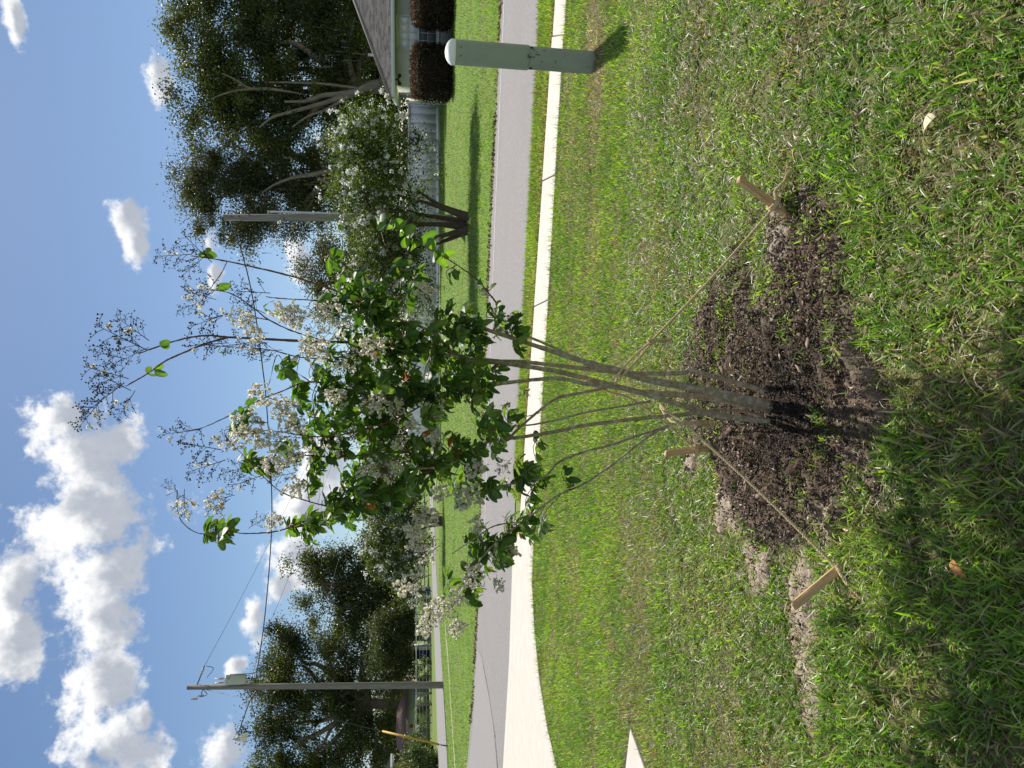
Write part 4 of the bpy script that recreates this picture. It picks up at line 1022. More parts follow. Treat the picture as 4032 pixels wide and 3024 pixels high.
wire('thick black cable sagging between the transformer pole and the bare pole', [on_pole(1000) + rt * .15, wp(1040, 2450, 38.6), wp(1064, 2180, 37.2), wp(1070, 1950, 36), wp(1050, 1600, 34.2), wp(1033, 1441, 33.3), wp(1006, 1242, 32.2), wp(984, 1120, 31.6), wp(952, 994, 30.9), wp(905, 860, 30.1)], .026)
wire('thin top wire running from the strain insulator down the side street', [q1, wp(930, 2390, 48), wp(1053, 2150, 58), wp(1160, 1930, 70), wp(1260, 1720, 85), wp(1330, 1560, 100)], .012)
wire('thin lower wire running from below the transformer down the side street', [on_pole(978) + rt * .15, wp(1040, 2510, 46), wp(1110, 2340, 53), wp(1174, 2176, 61), wp(1280, 1900, 78), wp(1350, 1700, 95)], .013)
wire('faint wire crossing in front of the massive dark oak', [wp(1240, 2640, 60), wp(1275, 2430, 62), wp(1320, 2250, 64), wp(1353, 2150, 65), wp(1430, 1920, 68)], .014)
wire('short service cable dropping from the street lamp arm into the oak', [on_pole(985) - rt * .14, wp(990, 2761, YP), wp(1005, 2830, 44), wp(1021, 2887, 50), wp(1060, 2990, 60)], .018)
for (yy_) in (0, 12):
    wire('pair of distant wires seen through the young tree crown', [wp(1245 + yy_, 2100, 80), wp(1268 + yy_, 1800, 80), wp(1278 + yy_, 1500, 80)], .014)['group'] = 'pair of distant wires'
ga, gb = on_pole(800) - rt * .1, G(1764, 2940)
gw = thing('guy_wire', 'steel guy wire with yellow plastic guard anchored beside the side street', 'guy wire', tuple(gb))
m_ = MB(); m_.tube([ga, gb], [.010, .010], 6); m_.build('cable', M['darkmetal'], gw)
gq = P(1541, 2891, 0.5 * (ga + gb)[1]); tt_ = .245
gq = gb + (ga - gb) * tt_
m_ = MB(); m_.tube([gb + (ga - gb) * .035, gq], [.05, .05], 8); m_.build('guard', M['yellow'], gw)
m_ = MB(); m_.tube([gb - (0, 0, .1), gb + (ga - gb) * .035], [.03, .03], 8); m_.build('anchor_rod', M['darkmetal'], gw)

# ------------------------------------------------------------------ far left: wire fence, houses, shrubs
fy_ = 64.5
wfx = [P(HOR, y_, fy_)[0] for y_ in (2330, 2420, 2470, 2545, 2617, 2670, 2733, 2777, 2850, 2912, 2990, 3060)]
wf = thing('wire_fence', 'low wire fence with grey top rail along the side street', 'fence', (wfx[0], fy_, 0))
for i, x_ in enumerate(wfx):
    big = i in (6, 7)
    m_ = MB(); m_.tube([(x_, fy_, -.1), (x_, fy_, 1.38 if big else 1.30)], [.10 if big else .035] * 2, 8); m_.build('post', M['pole'] if big else M['darkmetal'], wf, smooth=True)
    if i:
        m_ = MB(); m_.tube([(wfx[i - 1], fy_, 1.31), (x_, fy_, 1.31)], [.032, .032], 6); m_.build('top_rail', M['metal'], wf)
        for z_ in (.15, .45, .75, 1.02):
            m_ = MB(); m_.tube([(wfx[i - 1], fy_, z_), (x_, fy_, z_)], [.006, .006], 4); m_.build('strand', M['metal'], wf)
m_ = MB(); m_.tube([(wfx[6] - .1, fy_, .98), (wfx[7] + .1, fy_, .98)], [.05, .05], 8); m_.build('brace', M['pole'], wf)
hy = 74.
def far_x(y_, Y_=hy): return P(HOR, y_, Y_)[0]
def far_z(x_, Y_=hy): return P(x_, 2900, Y_)[2]
bg_ = thing('bungalow', 'low grey bungalow with brown pitched roof beyond the wire fence', 'house', (far_x(2890), hy, 0))
x0, x1 = far_x(2985), far_x(2812)
m_ = MB(); m_.box((x0, hy, -.1), (x1, hy + 7, far_z(1597))); m_.build('wall', M['farwall'], bg_)
m_ = MB(); ez, rz2 = far_z(1597), far_z(1557)
m_.add([(x0 - .5, hy - .6, ez - .06), (x1 + .5, hy - .6, ez - .06), (x1 + .5, hy + 7.6, ez - .06), (x0 - .5, hy + 7.6, ez - .06), (x0 - .3, hy + 3.5, rz2), (x1 - 1.3, hy + 3.5, rz2)], [(0, 1, 5, 4), (2, 3, 4, 5), (3, 2, 1, 0)], [(1, 2, 5), (3, 0, 4)]); m_.build('roof', M['roofbrown'], bg_)
wz = bpy.data.objects.new('window', None); C.objects.link(wz); wz.parent = bg_
xa_, xb_ = far_x(2984), far_x(2948); za_, zb_ = far_z(1630), far_z(1613)
m_ = MB(); m_.box((xa_, hy - .03, za_), (xb_, hy - .004, zb_)); m_.build('pane', M['screen'], wz)
m_ = MB()
for (a0, a1, c0, c1) in ((xa_ - .08, xb_ + .08, zb_, zb_ + .08), (xa_ - .08, xb_ + .08, za_ - .08, za_), (xa_ - .08, xa_, za_, zb_), (xb_, xb_ + .08, za_, zb_)): m_.box((a0, hy - .05, c0), (a1, hy - .004, c1))
m_.build('frame', M['trim'], wz)
m_ = MB(); m_.box((far_x(2864), hy - .05, far_z(1625)), (far_x(2852), hy - .004, far_z(1613))); m_.build('red_panel', M['redpanel'], bg_)
xp = far_x(2965); m_ = MB(); m_.box((far_x(2968), hy - 1.2, -.05), (far_x(2962), hy - 1.0, far_z(1630))); m_.build('porch_post', M['trim'], bg_)
h3 = thing('cottage', 'small cottage with a dark roof set back among the trees', 'house', (far_x(2780, 88), 88, 0))
m_ = MB(); m_.box((far_x(2825, 88), 88, -.1), (far_x(2755, 88), 94, 2.6)); m_.build('wall', mat('dull_pink_wall', (.20, .15, .13), (.24, .18, .15), 2), h3)
m_ = MB(); xa_, xb_ = far_x(2835, 88), far_x(2745, 88); m_.add([(xa_, 87.5, 2.6), (xb_, 87.5, 2.6), (xb_, 94.5, 2.6), (xa_, 94.5, 2.6), (xa_ + .5, 91, 3.9), (xb_ - .5, 91, 3.9)], [(0, 1, 5, 4), (2, 3, 4, 5), (3, 2, 1, 0)], [(1, 2, 5), (3, 0, 4)]); m_.build('roof', M['roofbrown'], h3)
wz = bpy.data.objects.new('window', None); C.objects.link(wz); wz.parent = h3
xa_, xb_ = far_x(2800, 88), far_x(2788, 88); m_ = MB(); m_.box((xa_, 87.96, 1.1), (xb_, 87.99, 2.1)); m_.build('pane', M['screen'], wz)
m_ = MB(); m_.box((xa_ - .06, 87.95, 1.0), (xb_ + .06, 87.985, 1.09)); m_.box((xa_ - .06, 87.95, 2.11), (xb_ + .06, 87.985, 2.2)); m_.build('frame', M['trim'], wz)
oy = 52.
oh = thing('ochre_house', 'ochre house with grey shingled roof and white fascia by the side street', 'house', (far_x(3080, oy), oy, 0))
ez = P(1545, 3000, oy)[2]
o1, o2, oc = np.array((-.893, -.45, 0)), np.array((-.45, .893, 0)), np.array((far_x(2998, oy), oy, 0))
m_ = MB(); m_.box((0, 0, -.1), (11, 8, ez), None, o1, o2, oc); m_.build('wall', M['orangewall'], oh)
m_ = MB(); m_.box((-.55, -.55, ez - .06), (11.5, -.51, ez + .10), None, o1, o2, oc); m_.box((-.55, -.51, ez - .06), (-.51, 8.5, ez + .10), None, o1, o2, oc); m_.build('fascia', M['trim'], oh)
m_ = MB(); m_.add([oc + o1 * a + o2 * b + hz_ * (ez + c) for a, b, c in ((-.5, -.5, .1), (11.5, -.5, .1), (11.5, 8.5, .1), (-.5, 8.5, .1), (3.5, 4, 1.9), (8, 4, 1.9))], [(0, 1, 5, 4), (2, 3, 4, 5), (3, 2, 1, 0)], [(1, 2, 5), (3, 0, 4)]); m_.build('roof', M['shingle_flat'], oh)
def bush(name, label, ctr, rad, n, size, cols, cat='shrub', flowers=0, group=None):
    base = (ctr[0], ctr[1], 0); t = thing(name, label, cat, base, group)
    (V, T, cv), cc = crown([((ctr[0], ctr[1], rad[2] * .95), rad)], max(8, n // 160), n, size, cols, rad[2] * .5, .3, .9)
    kp = None; V[:, 2] = np.maximum(V[:, 2], .01)
    link('foliage', mesh_np('foliage', V - np.array(base), None, T, cv), M['oakleaf'], t, 'stuff')
    m = MB()
    for a in range(3): m.tube([np.array(base) + (0, 0, -.03), np.array(base) + (math.cos(a * 2.1) * rad[0] * .4, math.sin(a * 2.1) * rad[1] * .4, rad[2])], [.03, .012], 5)
    m.build('stems', M['crapebark'], t)
    if flowers:
        p = cc[rng.integers(0, len(cc), flowers)] + rng.normal(0, rad[2] * .15, (flowers, 3)) - (0, .2, 0)
        V, T, cv = leaf_cards(p, rng.uniform(.10, .2, flowers), None, np.tile((.72, .70, .60), (flowers, 1)), .9); link('flowers', mesh_np('flowers', V - np.array(base), None, T, cv), M['petal'], t, 'stuff')
    return t
GB = [(0.05, 0.085, 0.022), (0.075, 0.12, 0.03), (0.10, 0.15, 0.045)]
bush('rose_bush', 'bush with pale flowers in front of the grey bungalow', P(HOR, 2945, 60), (1.5, .9, 1.0), 1800, .2, GB, flowers=160)
bush('bush', 'rounded green bush in front of the ochre house', P(HOR, 3010, 48.5), (1.2, .9, 1.35), 4600, .16, GB, flowers=60)
bush('bush', 'straggly bush by the wire fence beside the transformer pole', P(HOR, 2640, 66), (1.6, .8, .65), 1600, .16, GB)
bush('bush', 'small pale bush growing against the wire fence by the blue tarp', P(HOR, 2362, 66), (.45, .45, .6), 900, .12, [(0.10, 0.12, 0.07), (0.14, 0.15, 0.1)], flowers=60)
bush('bush', 'thin shrub leaning on the wire fence gate posts', P(HOR, 2820, 66), (1.3, .6, .75), 1100, .17, GB)
def fronds(label, ctr, h, n, ln):
    base = (ctr[0], ctr[1], 0); t = thing('palm', label, 'palm', base)
    m = MB(); m.tube([np.array(base) - (0, 0, .05), np.array(base) + (0, 0, h)], [.12, .09], 8); m.build('trunk', M['oakbark'], t)
    for i in range(n):
        a = i * 2.4; up = random.uniform(.2, 1.1); d = np.array((math.cos(a), math.sin(a), 0)); pts = [np.array(base) + (0, 0, h)]
        for k in range(1, 6): pts.append(pts[-1] + (d * math.cos(up) + hz_ * math.sin(up)) * ln / 5); up -= .38
        sd_ = np.cross(d, hz_); v = []; tr_ = []
        for k in range(5):
            for s_ in (-1, 1):
                for j in range(3):
                    q = pts[k] + (pts[k + 1] - pts[k]) * j / 3; b_ = len(v); w_ = (.5 - abs(k / 5 - .4) * .5) * ln * .55
                    v += [q, q + (pts[k + 1] - pts[k]) * .25, q + sd_ * s_ * w_ + (pts[k + 1] - pts[k]) * .7 - hz_ * .08]; tr_.append((b_, b_ + 1, b_ + 2))
        m = MB(); m.add(v, None, tr_, np.array((0.10, 0.16, 0.03)) * random.uniform(.7, 1.2)); m.build('frond', M['oakleaf'], t)
fronds('small palm with arching fronds by the blue tarp', P(HOR, 2390, 70), .6, 14, 1.6)
fronds('small palm with arching fronds beside the brown-roofed bungalow', P(HOR, 2800, 71), .9, 14, 1.7)
fronds('small palm standing close to the bungalow wall', P(HOR, 2900, 71.5), 1.1, 12, 1.5)
# blue storage bin with white box beside it, blue tarp
q = P(1640, 2580, 73.)
bb = thing('storage_bin', 'dark blue storage bin behind the wire fence', 'bin', (q[0], 73., 0))
m_ = MB(); m_.box((q[0] - .38, 73, 0), (q[0] + .38, 73.7, 1.55)); m_.build('body', M['blue'], bb); m_ = MB(); m_.box((q[0] - .42, 72.95, 1.555), (q[0] + .42, 73.75, 1.67)); m_.build('lid', M['whitepanel'], bb)
q = P(1640, 2552, 73.); wb = thing('white_box', 'narrow white box standing beside the dark blue storage bin', 'box', (q[0], 73., 0))
m_ = MB(); m_.box((q[0] - .22, 73, 0), (q[0] + .22, 73.5, 1.6)); m_.build('body', M['whitepanel'], wb); m_ = MB(); m_.box((q[0] - .25, 72.97, 1.602), (q[0] + .25, 73.53, 1.66)); m_.build('lid', M['metal'], wb)
q = P(1625, 2338, 70.)
gx2, gy2 = np.meshgrid(np.linspace(-.55, .55, 12), np.linspace(-.5, .5, 10))
zz = np.maximum(1.5 - 4.6 * np.maximum(np.abs(gx2) - .22, 0) - 4.6 * np.maximum(np.abs(gy2) - .18, 0) + .16 * (fbm(gx2 * 5, gy2 * 5, 5, 3) - .5), 0.01)
ii = np.arange(120).reshape(10, 12)
tp_ = link('tarp', mesh_np('tarp', np.column_stack([gx2.ravel(), gy2.ravel(), zz.ravel()]), np.column_stack([ii[:-1, :-1].ravel(), ii[:-1, 1:].ravel(), ii[1:, 1:].ravel(), ii[1:, :-1].ravel()])), M['blue'], None, None, (q[0], 70., 0))
tag(tp_, 'crumpled blue tarp heaped up behind the wire fence', 'tarp')

# ------------------------------------------------------------------ stakes
YT = 3.04
def stake(label, base_px, top_px, dY, wd):
    b0 = G(*base_px); t0 = P(*top_px, b0[1] + dY); ax = (t0 - b0) / np.linalg.norm(t0 - b0); b1 = b0 - ax * .12
    Lk = np.linalg.norm(t0 - b1)
    import bmesh
    bm = bmesh.new(); bmesh.ops.create_cube(bm, size=1.0)
    for v in bm.verts: v.co.x *= wd; v.co.y *= wd; v.co.z = (v.co.z + .5) * Lk
    for v in bm.verts:
        if v.co.z > Lk * .9 and v.co.x > 0: v.co.z -= wd * .22
    bmesh.ops.bevel(bm, geom=list(bm.edges), offset=.0035, segments=2, affect='EDGES')
    bmesh.ops.subdivide_edges(bm, edges=[e for e in bm.edges if e.calc_length() > .1], cuts=10)
    for v in bm.verts: v.co.x += random.uniform(-.0006, .0006); v.co.y += random.uniform(-.0006, .0006)
    rot = Vector(ax).to_track_quat('Z', 'X').to_matrix().to_4x4() @ Matrix.Rotation(R(24), 4, 'Z')
    bmesh.ops.transform(bm, matrix=rot, verts=bm.verts)
    me = bpy.data.meshes.new('stake'); bm.to_mesh(me); bm.free()
    m = mat('raw_pine', (0.46, 0.29, 0.135), (0.60, 0.42, 0.225), 1, 0.7)
    nt_ = m.node_tree                                        # grain along the stake
    tcn = nt_.nodes.new('ShaderNodeTexCoord'); mp = nt_.nodes.new('ShaderNodeMapping'); mp.inputs['Rotation'].default_value = tuple(-a for a in rot.to_euler())
    mi = rot.inverted().to_3x3()
    nz = next(n for n in nt_.nodes if n.type == 'TEX_NOISE')
    for r_i in range(3):
        dp = nt_.nodes.new('ShaderNodeVectorMath'); dp.operation = 'DOT_PRODUCT'; dp.inputs[1].default_value = tuple(mi[r_i]); nt_.links.new(tcn.outputs['Object'], dp.inputs[0])
        if r_i == 0: cx = nt_.nodes.new('ShaderNodeCombineXYZ')
        mu = nt_.nodes.new('ShaderNodeMath'); mu.operation = 'MULTIPLY'; mu.inputs[1].default_value = (170, 170, 7)[r_i]
        nt_.links.new(dp.outputs['Value'], mu.inputs[0]); nt_.links.new(mu.outputs[0], cx.inputs[r_i])
    nt_.links.new(cx.outputs[0], nz.inputs['Vector'])
    o = link('wooden_stake', me, m, None, None, b1); tag(o, label, 'stake'); return b0, t0
s1 = stake('raw pine stake with a frayed rope tail, leaning towards the pedestal', (3135, 872), (2905, 702), -.02, .027)
s2_ = stake('raw pine stake leaning far over beside the sandy patch', (3322, 2222), (3118, 2392), .02, .028)
s3 = stake('short upright pine stake standing behind the rope knot on the lawn side of the bed', (2808, 1762), (2616, 1786), .03, .029)

# ------------------------------------------------------------------ ropes
def strand_rope(pts, r, sag=0.0, pitch=.030, npts=None):
    p = catmull(np.array(pts, float), 24)
    seg_ = np.linalg.norm(np.diff(p, axis=0), axis=1); s = np.concatenate([[0], np.cumsum(seg_)])
    n_ = max(12, int(s[-1] / .0065)); u = np.linspace(0, s[-1], n_)
    q = np.column_stack([np.interp(u, s, p[:, k]) for k in range(3)])
    q[:, 2] -= sag * np.sin(np.pi * u / s[-1])
    t_ = np.gradient(q, axis=0); t_ /= np.linalg.norm(t_, axis=1, keepdims=True)
    a = np.cross(t_, (.3, .2, .93)); a /= np.linalg.norm(a, axis=1, keepdims=True); b = np.cross(t_, a)
    m = MB()
    for k in range(3):
        ph = 2 * math.pi * (u / pitch + k / 3)
        m.tube(q + (a * np.cos(ph)[:, None] + b * np.sin(ph)[:, None]) * r * .52, [r * .56] * n_, 6)
    # loose fibres
    nf = n_ // 2; idx = rng.integers(0, n_, nf); d_ = rand_unit(nf) * rng.uniform(.006, .018, (nf, 1)) + t_[idx] * .006
    sd_ = np.cross(d_, rand_unit(nf)); sd_ /= np.linalg.norm(sd_, axis=1, keepdims=True) + 1e-9
    v = np.stack([q[idx] - sd_ * .0004, q[idx] + sd_ * .0004, q[idx] + d_], 1).reshape(-1, 3); m.add(v, None, np.arange(nf * 3).reshape(-1, 3))
    return m
def knot(c, r, R_, axis, turns=2.6):
    axis = np.array(axis, float); axis /= np.linalg.norm(axis)
    a = np.cross(axis, (.2, .9, .3)); a /= np.linalg.norm(a); b = np.cross(axis, a)
    th = np.linspace(0, turns * 2 * math.pi, int(turns * 14))
    p = np.array(c) + (a[None] * np.cos(th)[:, None] + b[None] * np.sin(th)[:, None]) * R_ + axis[None] * (np.linspace(-1, 1, len(th)) * r * 1.3 + .35 * r * np.sin(th * 1.7))[:, None]
    return strand_rope(p[::2], r)
def fray(c, d, L_, n=34, spread=.35):
    d = np.array(d, float); d /= np.linalg.norm(d); m = MB()
    for i in range(n):
        e = d + rand_unit(1)[0] * spread * random.random(); e /= np.linalg.norm(e); l_ = L_ * random.uniform(.6, 1.1)
        p0 = np.array(c) + rand_unit(1)[0] * .004
        m.tube([p0, p0 + d * l_ * .35 + rand_unit(1)[0] * .003, p0 + d * l_ * .3 + e * l_ * .7], [.0011, .0010, .0005], 4)
    return m
def rope(label, segs, knots, frays):
    t = thing('rope', label, 'rope', tuple(segs[0][0][0]))
    for pts, r, sag in segs: strand_rope(pts, r, sag).build('cord', M['rope'], t, smooth=True)
    for c, r, R_, ax, tn in knots: knot(c, r, R_, ax, tn).build('knot', M['rope'], t, smooth=True)
    for c, d, L_, n_, sp_ in frays: fray(c, d, L_, n_, sp_).build('frayed_end', M['rope'], t, smooth=True)
    return t
RR = .0058
def al(s, t_): return s[0] + (s[1] - s[0]) * t_
k1 = al(s1, .40) + (-.012, -.012, .0)
kn1 = P(2562, 1346, 2.98)
tr1, tr1b = P(2436, 1462, 3.00), P(2448, 1470, 2.99)
ax1 = s1[1] - s1[0]
rope('twisted sisal rope from the tree to the stake nearest the pedestal', [
    ([k1, (k1 + kn1) / 2 + (0, 0, -.006), kn1], RR, .004),
    ([kn1, P(2500, 1400, 2.975), tr1 + (.0, -.03, 0), tr1 + (-.05, -.02, .02), tr1 + (-.07, .05, .02)], RR * .9, 0),
    ([kn1 + (0, .004, -.012), P(2505, 1410, 2.97) + (0, 0, -.012), tr1b + (0, -.02, -.006), tr1b + (-.02, .06, 0)], RR * .9, 0),
    ([al(s1, .36) + (-.01, -.02, -.01), al(s1, .38) + (.035, -.01, .0), al(s1, .40) + (.055, 0, -.01), al(s1, .38) + (.085, -.01, -.03)], RR, 0)],
    [(al(s1, .40), RR, .025, ax1, 2.3), (kn1, RR, .013, (kn1 - k1), 2.0)],
    [(al(s1, .38) + (.085, -.01, -.03), (1, -.2, -.5), .06, 40, .55), (kn1 + (0, -.01, -.008), (.05, -.1, -1), .075, 34, .3)])
k2 = al(s2_, .12) + (.01, -.01, .01)
kn2 = P(2690, 1664, 2.92)
rope('twisted sisal rope crossing the bed from the trunk to the low leaning stake', [
    ([k2, (k2 + kn2) / 2 + (0, 0, -.006), kn2], RR, .006),
    ([kn2, P(2655, 1640, 2.96), P(2622, 1618, 3.0), P(2600, 1590, 3.06)], RR * .95, 0),
    ([kn2 + (0, .006, -.008), P(2650, 1660, 2.98), P(2618, 1630, 3.06), P(2600, 1600, 3.12)], RR * .95, 0),
    ([k2, k2 + (-.045, -.05, -.01), k2 + (-.085, -.11, -.03), k2 + (-.12, -.17, -.055)], RR, 0)],
    [(al(s2_, .10), RR, .026, s2_[1] - s2_[0], 2.2), (kn2, RR, .014, (kn2 - k2), 2.2)],
    [(kn2 + (0, -.012, -.005), (-.05, -.2, -1), .11, 70, .38), (k2 + (-.12, -.17, -.055), (-.5, -.9, -.2), .05, 26, .4)])
k3 = al(s3, .36)
rope('twisted sisal rope from the back of the trunk to the short upright stake', [
    ([k3 + (0, -.02, .0), P(2600, 1652, 3.55), P(2480, 1570, 3.32), P(2390, 1540, 3.16), P(2330, 1512, 3.06)], RR * .95, .004)],
    [(k3, RR, .027, s3[1] - s3[0], 3.4), (P(2312, 1500, 3.02), RR, .016, (1, 0, .3), 2.0)],
    [(k3 + (.03, -.02, .02), (.3, -.3, .5), .05, 24, .6)])

# ------------------------------------------------------------------ the young crape myrtle
root = thing('young_crape_myrtle', 'young multi-stemmed crape myrtle with white flowers tied to three stakes', 'tree', tuple(G(3040, 1600)))
SK = []                                          # sampled branch points (position, radius) for attaching twigs
def branch(name, pts, m, px_r=True, n=10, sub=8, col=(1, 1, 1)):
    """pts: (x, y, distance, radius in photo pixels)"""
    p = [P(a, b, Y_) for a, b, Y_, r in pts]; rr_ = [max(.0011, r * Y_ / F) for a, b, Y_, r in pts]
    v, q, t_ = tube(p, rr_, n, sub)
    ring = np.arange(len(v)); v = v + rng.normal(0, .0006, v.shape)
    link(name, mesh_np(name, v - wl(root), q, t_, np.tile(col, (len(v), 1)), True), m, root)
    cc = catmull(np.column_stack([np.array(p), rr_]), 6); SK.extend([tuple(c_) for c_ in cc])
bk, rb = M['bark'], M['redbark']
branch('stem', [(3040, 1552, 3.07, 12), (2992, 1535, 3.08, 11.5), (2933, 1516, 3.09, 11), (2840, 1490, 3.10, 10.5), (2752, 1467, 3.10, 10.5), (2715, 1460, 3.10, 11.5), (2684, 1468, 3.10, 10), (2571, 1471, 3.10, 9.5), (2458, 1468, 3.10, 9), (2330, 1455, 3.11, 9), (2200, 1440, 3.12, 8.5), (2060, 1425, 3.14, 8), (1946, 1420, 3.17, 7.5), (1800, 1400, 3.2, 6), (1650, 1385, 3.22, 4.5)], bk)
branch('stem', [(3070, 1608, 3.03, 21), (3023, 1593, 3.03, 20), (2888, 1562, 3.02, 18), (2707, 1525, 3.01, 16), (2526, 1489, 3.0, 14), (2436, 1458, 2.99, 13), (2330, 1432, 2.98, 11.5), (2200, 1392, 2.97, 10), (2060, 1345, 2.96, 9), (1941, 1306, 2.95, 8), (1850, 1270, 2.93, 6.5), (1760, 1235, 2.92, 5)], bk)
branch('stem', [(3065, 1622, 3.05, 18), (2978, 1600, 3.06, 17), (2842, 1573, 3.07, 15), (2707, 1557, 3.07, 13), (2526, 1544, 3.07, 11.5), (2390, 1512, 3.07, 11), (2300, 1489, 3.07, 10.5), (2195, 1463, 3.07, 10), (2059, 1441, 3.06, 9), (1946, 1427, 3.05, 8.5), (1810, 1412, 3.04, 7.5), (1697, 1306, 3.0, 5.5), (1530, 1245, 2.97, 4.5), (1381, 1193, 2.95, 4)], bk)
branch('stem', [(2734, 1611, 3.02, 12), (2616, 1575, 3.0, 10.5), (2481, 1535, 2.99, 9.5), (2390, 1522, 2.99, 9), (2300, 1510, 2.98, 8.5), (2195, 1490, 2.97, 8), (2059, 1500, 2.95, 7.5), (1923, 1517, 2.93, 7), (1742, 1549, 2.92, 6), (1584, 1576, 2.91, 5), (1430, 1590, 2.9, 4)], bk)
branch('stem', [(3060, 1662, 3.04, 12.5), (3023, 1657, 3.04, 12.5), (2888, 1643, 3.03, 12.5), (2752, 1620, 3.02, 13), (2690, 1632, 3.01, 9), (2526, 1647, 3.0, 8), (2300, 1675, 2.99, 7.5), (2195, 1698, 2.98, 7.5), (2060, 1720, 2.97, 7), (1923, 1739, 2.96, 6.5), (1860, 1780, 2.95, 6), (1742, 1834, 2.94, 5), (1620, 1850, 2.93, 4), (1500, 1880, 2.9, 3)], bk)
branch('stem', [(3000, 1640, 3.06, 8), (2930, 1620, 3.05, 7), (2870, 1615, 3.04, 6.5), (2790, 1612, 3.03, 6)], bk)
branch('branch', [(1942, 1736, 2.96, 5.5), (1991, 1734, 2.96, 5.5), (2050, 1680, 2.98, 5), (2120, 1620, 3.0, 5), (2195, 1567, 3.02, 5.5), (2300, 1545, 3.03, 6), (2390, 1527, 3.03, 6)], bk)
branch('branch', [(2560, 1580, 3.0, 5), (2436, 1602, 2.97, 4.6), (2300, 1625, 2.95, 4.2), (2195, 1653, 2.93, 4), (2104, 1671, 2.92, 3.5), (1990, 1680, 2.9, 3)], bk)
branch('branch', [(2720, 1650, 3.0, 6), (2662, 1666, 2.99, 5.5), (2526, 1711, 2.97, 5), (2390, 1756, 2.95, 4.8), (2300, 1779, 2.94, 4.6), (2200, 1820, 2.92, 4.4), (2145, 1875, 2.91, 4), (2040, 1900, 2.9, 3.5), (1900, 1930, 2.88, 2.6)], bk)
branch('branch', [(2660, 1667, 2.99, 5), (2616, 1685, 2.98, 4.8), (2549, 1720, 2.96, 4.6), (2436, 1810, 2.92, 4.5), (2300, 1905, 2.88, 4.3), (2195, 1952, 2.86, 4), (2059, 2055, 2.83, 3.6), (1960, 2130, 2.81, 3), (1880, 2220, 2.8, 2.6), (1830, 2330, 2.8, 2)], bk)
branch('branch', [(2059, 2055, 2.83, 3), (1950, 2070, 2.82, 2.6), (1870, 2120, 2.8, 2.2), (1780, 2180, 2.8, 1.8)], bk)
branch('branch', [(2340, 1453, 3.1, 6), (2200, 1377, 3.12, 5.5), (2090, 1330, 3.14, 5), (1990, 1290, 3.16, 4)], bk)
branch('branch', [(1800, 1400, 3.2, 4.5), (1700, 1370, 3.16, 4.5), (1427, 1351, 3.08, 5.2), (1300, 1346, 3.06, 5), (1133, 1340, 3.04, 4.6), (907, 1328, 3.02, 4.4), (884, 1327, 3.02, 4.3), (816, 1321, 3.01, 3.2), (726, 1333, 3.0, 3), (636, 1360, 2.99, 2.6), (545, 1392, 2.98, 2)], rb)
branch('branch', [(900, 1328, 3.02, 3.8), (816, 1351, 3.02, 3.3), (726, 1387, 3.0, 3), (649, 1423, 2.99, 2.7), (586, 1468, 2.98, 2.4), (500, 1518, 2.97, 2)], rb)
branch('branch', [(1530, 1245, 2.97, 3.6), (1420, 1190, 2.97, 3.6), (1291, 1134, 2.98, 3.5), (1133, 1084, 2.98, 3.2), (952, 1041, 2.98, 2.8), (862, 1023, 2.98, 2.3), (753, 1007, 2.98, 1.8)], rb)
branch('branch', [(893, 1032, 2.98, 1.7), (875, 1070, 2.97, 1.6), (853, 1102, 2.97, 1.5), (810, 1160, 2.96, 1.2), (771, 1211, 2.95, .9)], rb)
branch('branch', [(1427, 1351, 3.08, 3), (1300, 1345, 3.02, 2.6), (1160, 1306, 2.99, 2.4), (1060, 1260, 2.98, 2.2), (997, 1211, 2.97, 2), (930, 1166, 2.97, 1.8), (884, 1148, 2.97, 1.5), (825, 1143, 2.97, 1.2)], rb)
branch('branch', [(1420, 1190, 2.97, 2.2), (1268, 1184, 2.95, 2), (1106, 1175, 2.94, 1.7), (1047, 1168, 2.94, 1.4)], rb)
branch('branch', [(1060, 1260, 2.98, 1.8), (980, 1245, 2.98, 1.6), (907, 1236, 2.98, 1.4), (807, 1260, 2.98, 1)], rb)
branch('branch', [(1427, 1400, 3.0, 2.6), (1210, 1410, 2.97, 2.2), (1065, 1378, 2.96, 1.9), (925, 1367, 2.96, 1.6), (800, 1358, 2.96, 1.1)], rb)
branch('branch', [(1584, 1576, 2.91, 3.5), (1400, 1540, 2.92, 2.8), (1223, 1504, 2.93, 2.4), (1100, 1545, 2.93, 2.1), (1020, 1576, 2.93, 1.9), (907, 1635, 2.93, 1.6), (794, 1685, 2.93, 1.3), (700, 1704, 2.93, .9)], rb)
branch('branch', [(1060, 1510, 2.9, .9), (1090, 1400, 2.9, 1.1), (1130, 1440, 2.92, 1.3), (1223, 1504, 2.93, 1.5)], rb)
branch('branch', [(1742, 1834, 2.94, 4), (1600, 1890, 2.93, 3.6), (1449, 1942, 2.92, 3.4), (1314, 2001, 2.91, 3.2), (1178, 2060, 2.9, 2.8), (1088, 2092, 2.9, 2.5), (970, 2101, 2.89, 2), (880, 2090, 2.89, 1.7), (789, 2101, 2.89, 1.5), (726, 2065, 2.89, 1.3), (699, 2010, 2.89, 1.1), (697, 1930, 2.89, .8)], rb)
branch('branch', [(1314, 2001, 2.91, 2.2), (1200, 1970, 2.92, 2), (1110, 1938, 2.92, 1.8), (1040, 1880, 2.92, 1.6), (984, 1820, 2.92, 1.4), (884, 1716, 2.93, 1)], rb)
branch('branch', [(1742, 1549, 2.92, 3.5), (1560, 1650, 2.9, 3), (1400, 1700, 2.88, 2.6), (1250, 1720, 2.87, 2.2), (1100, 1700, 2.87, 1.7), (990, 1690, 2.87, 1.2)], rb)
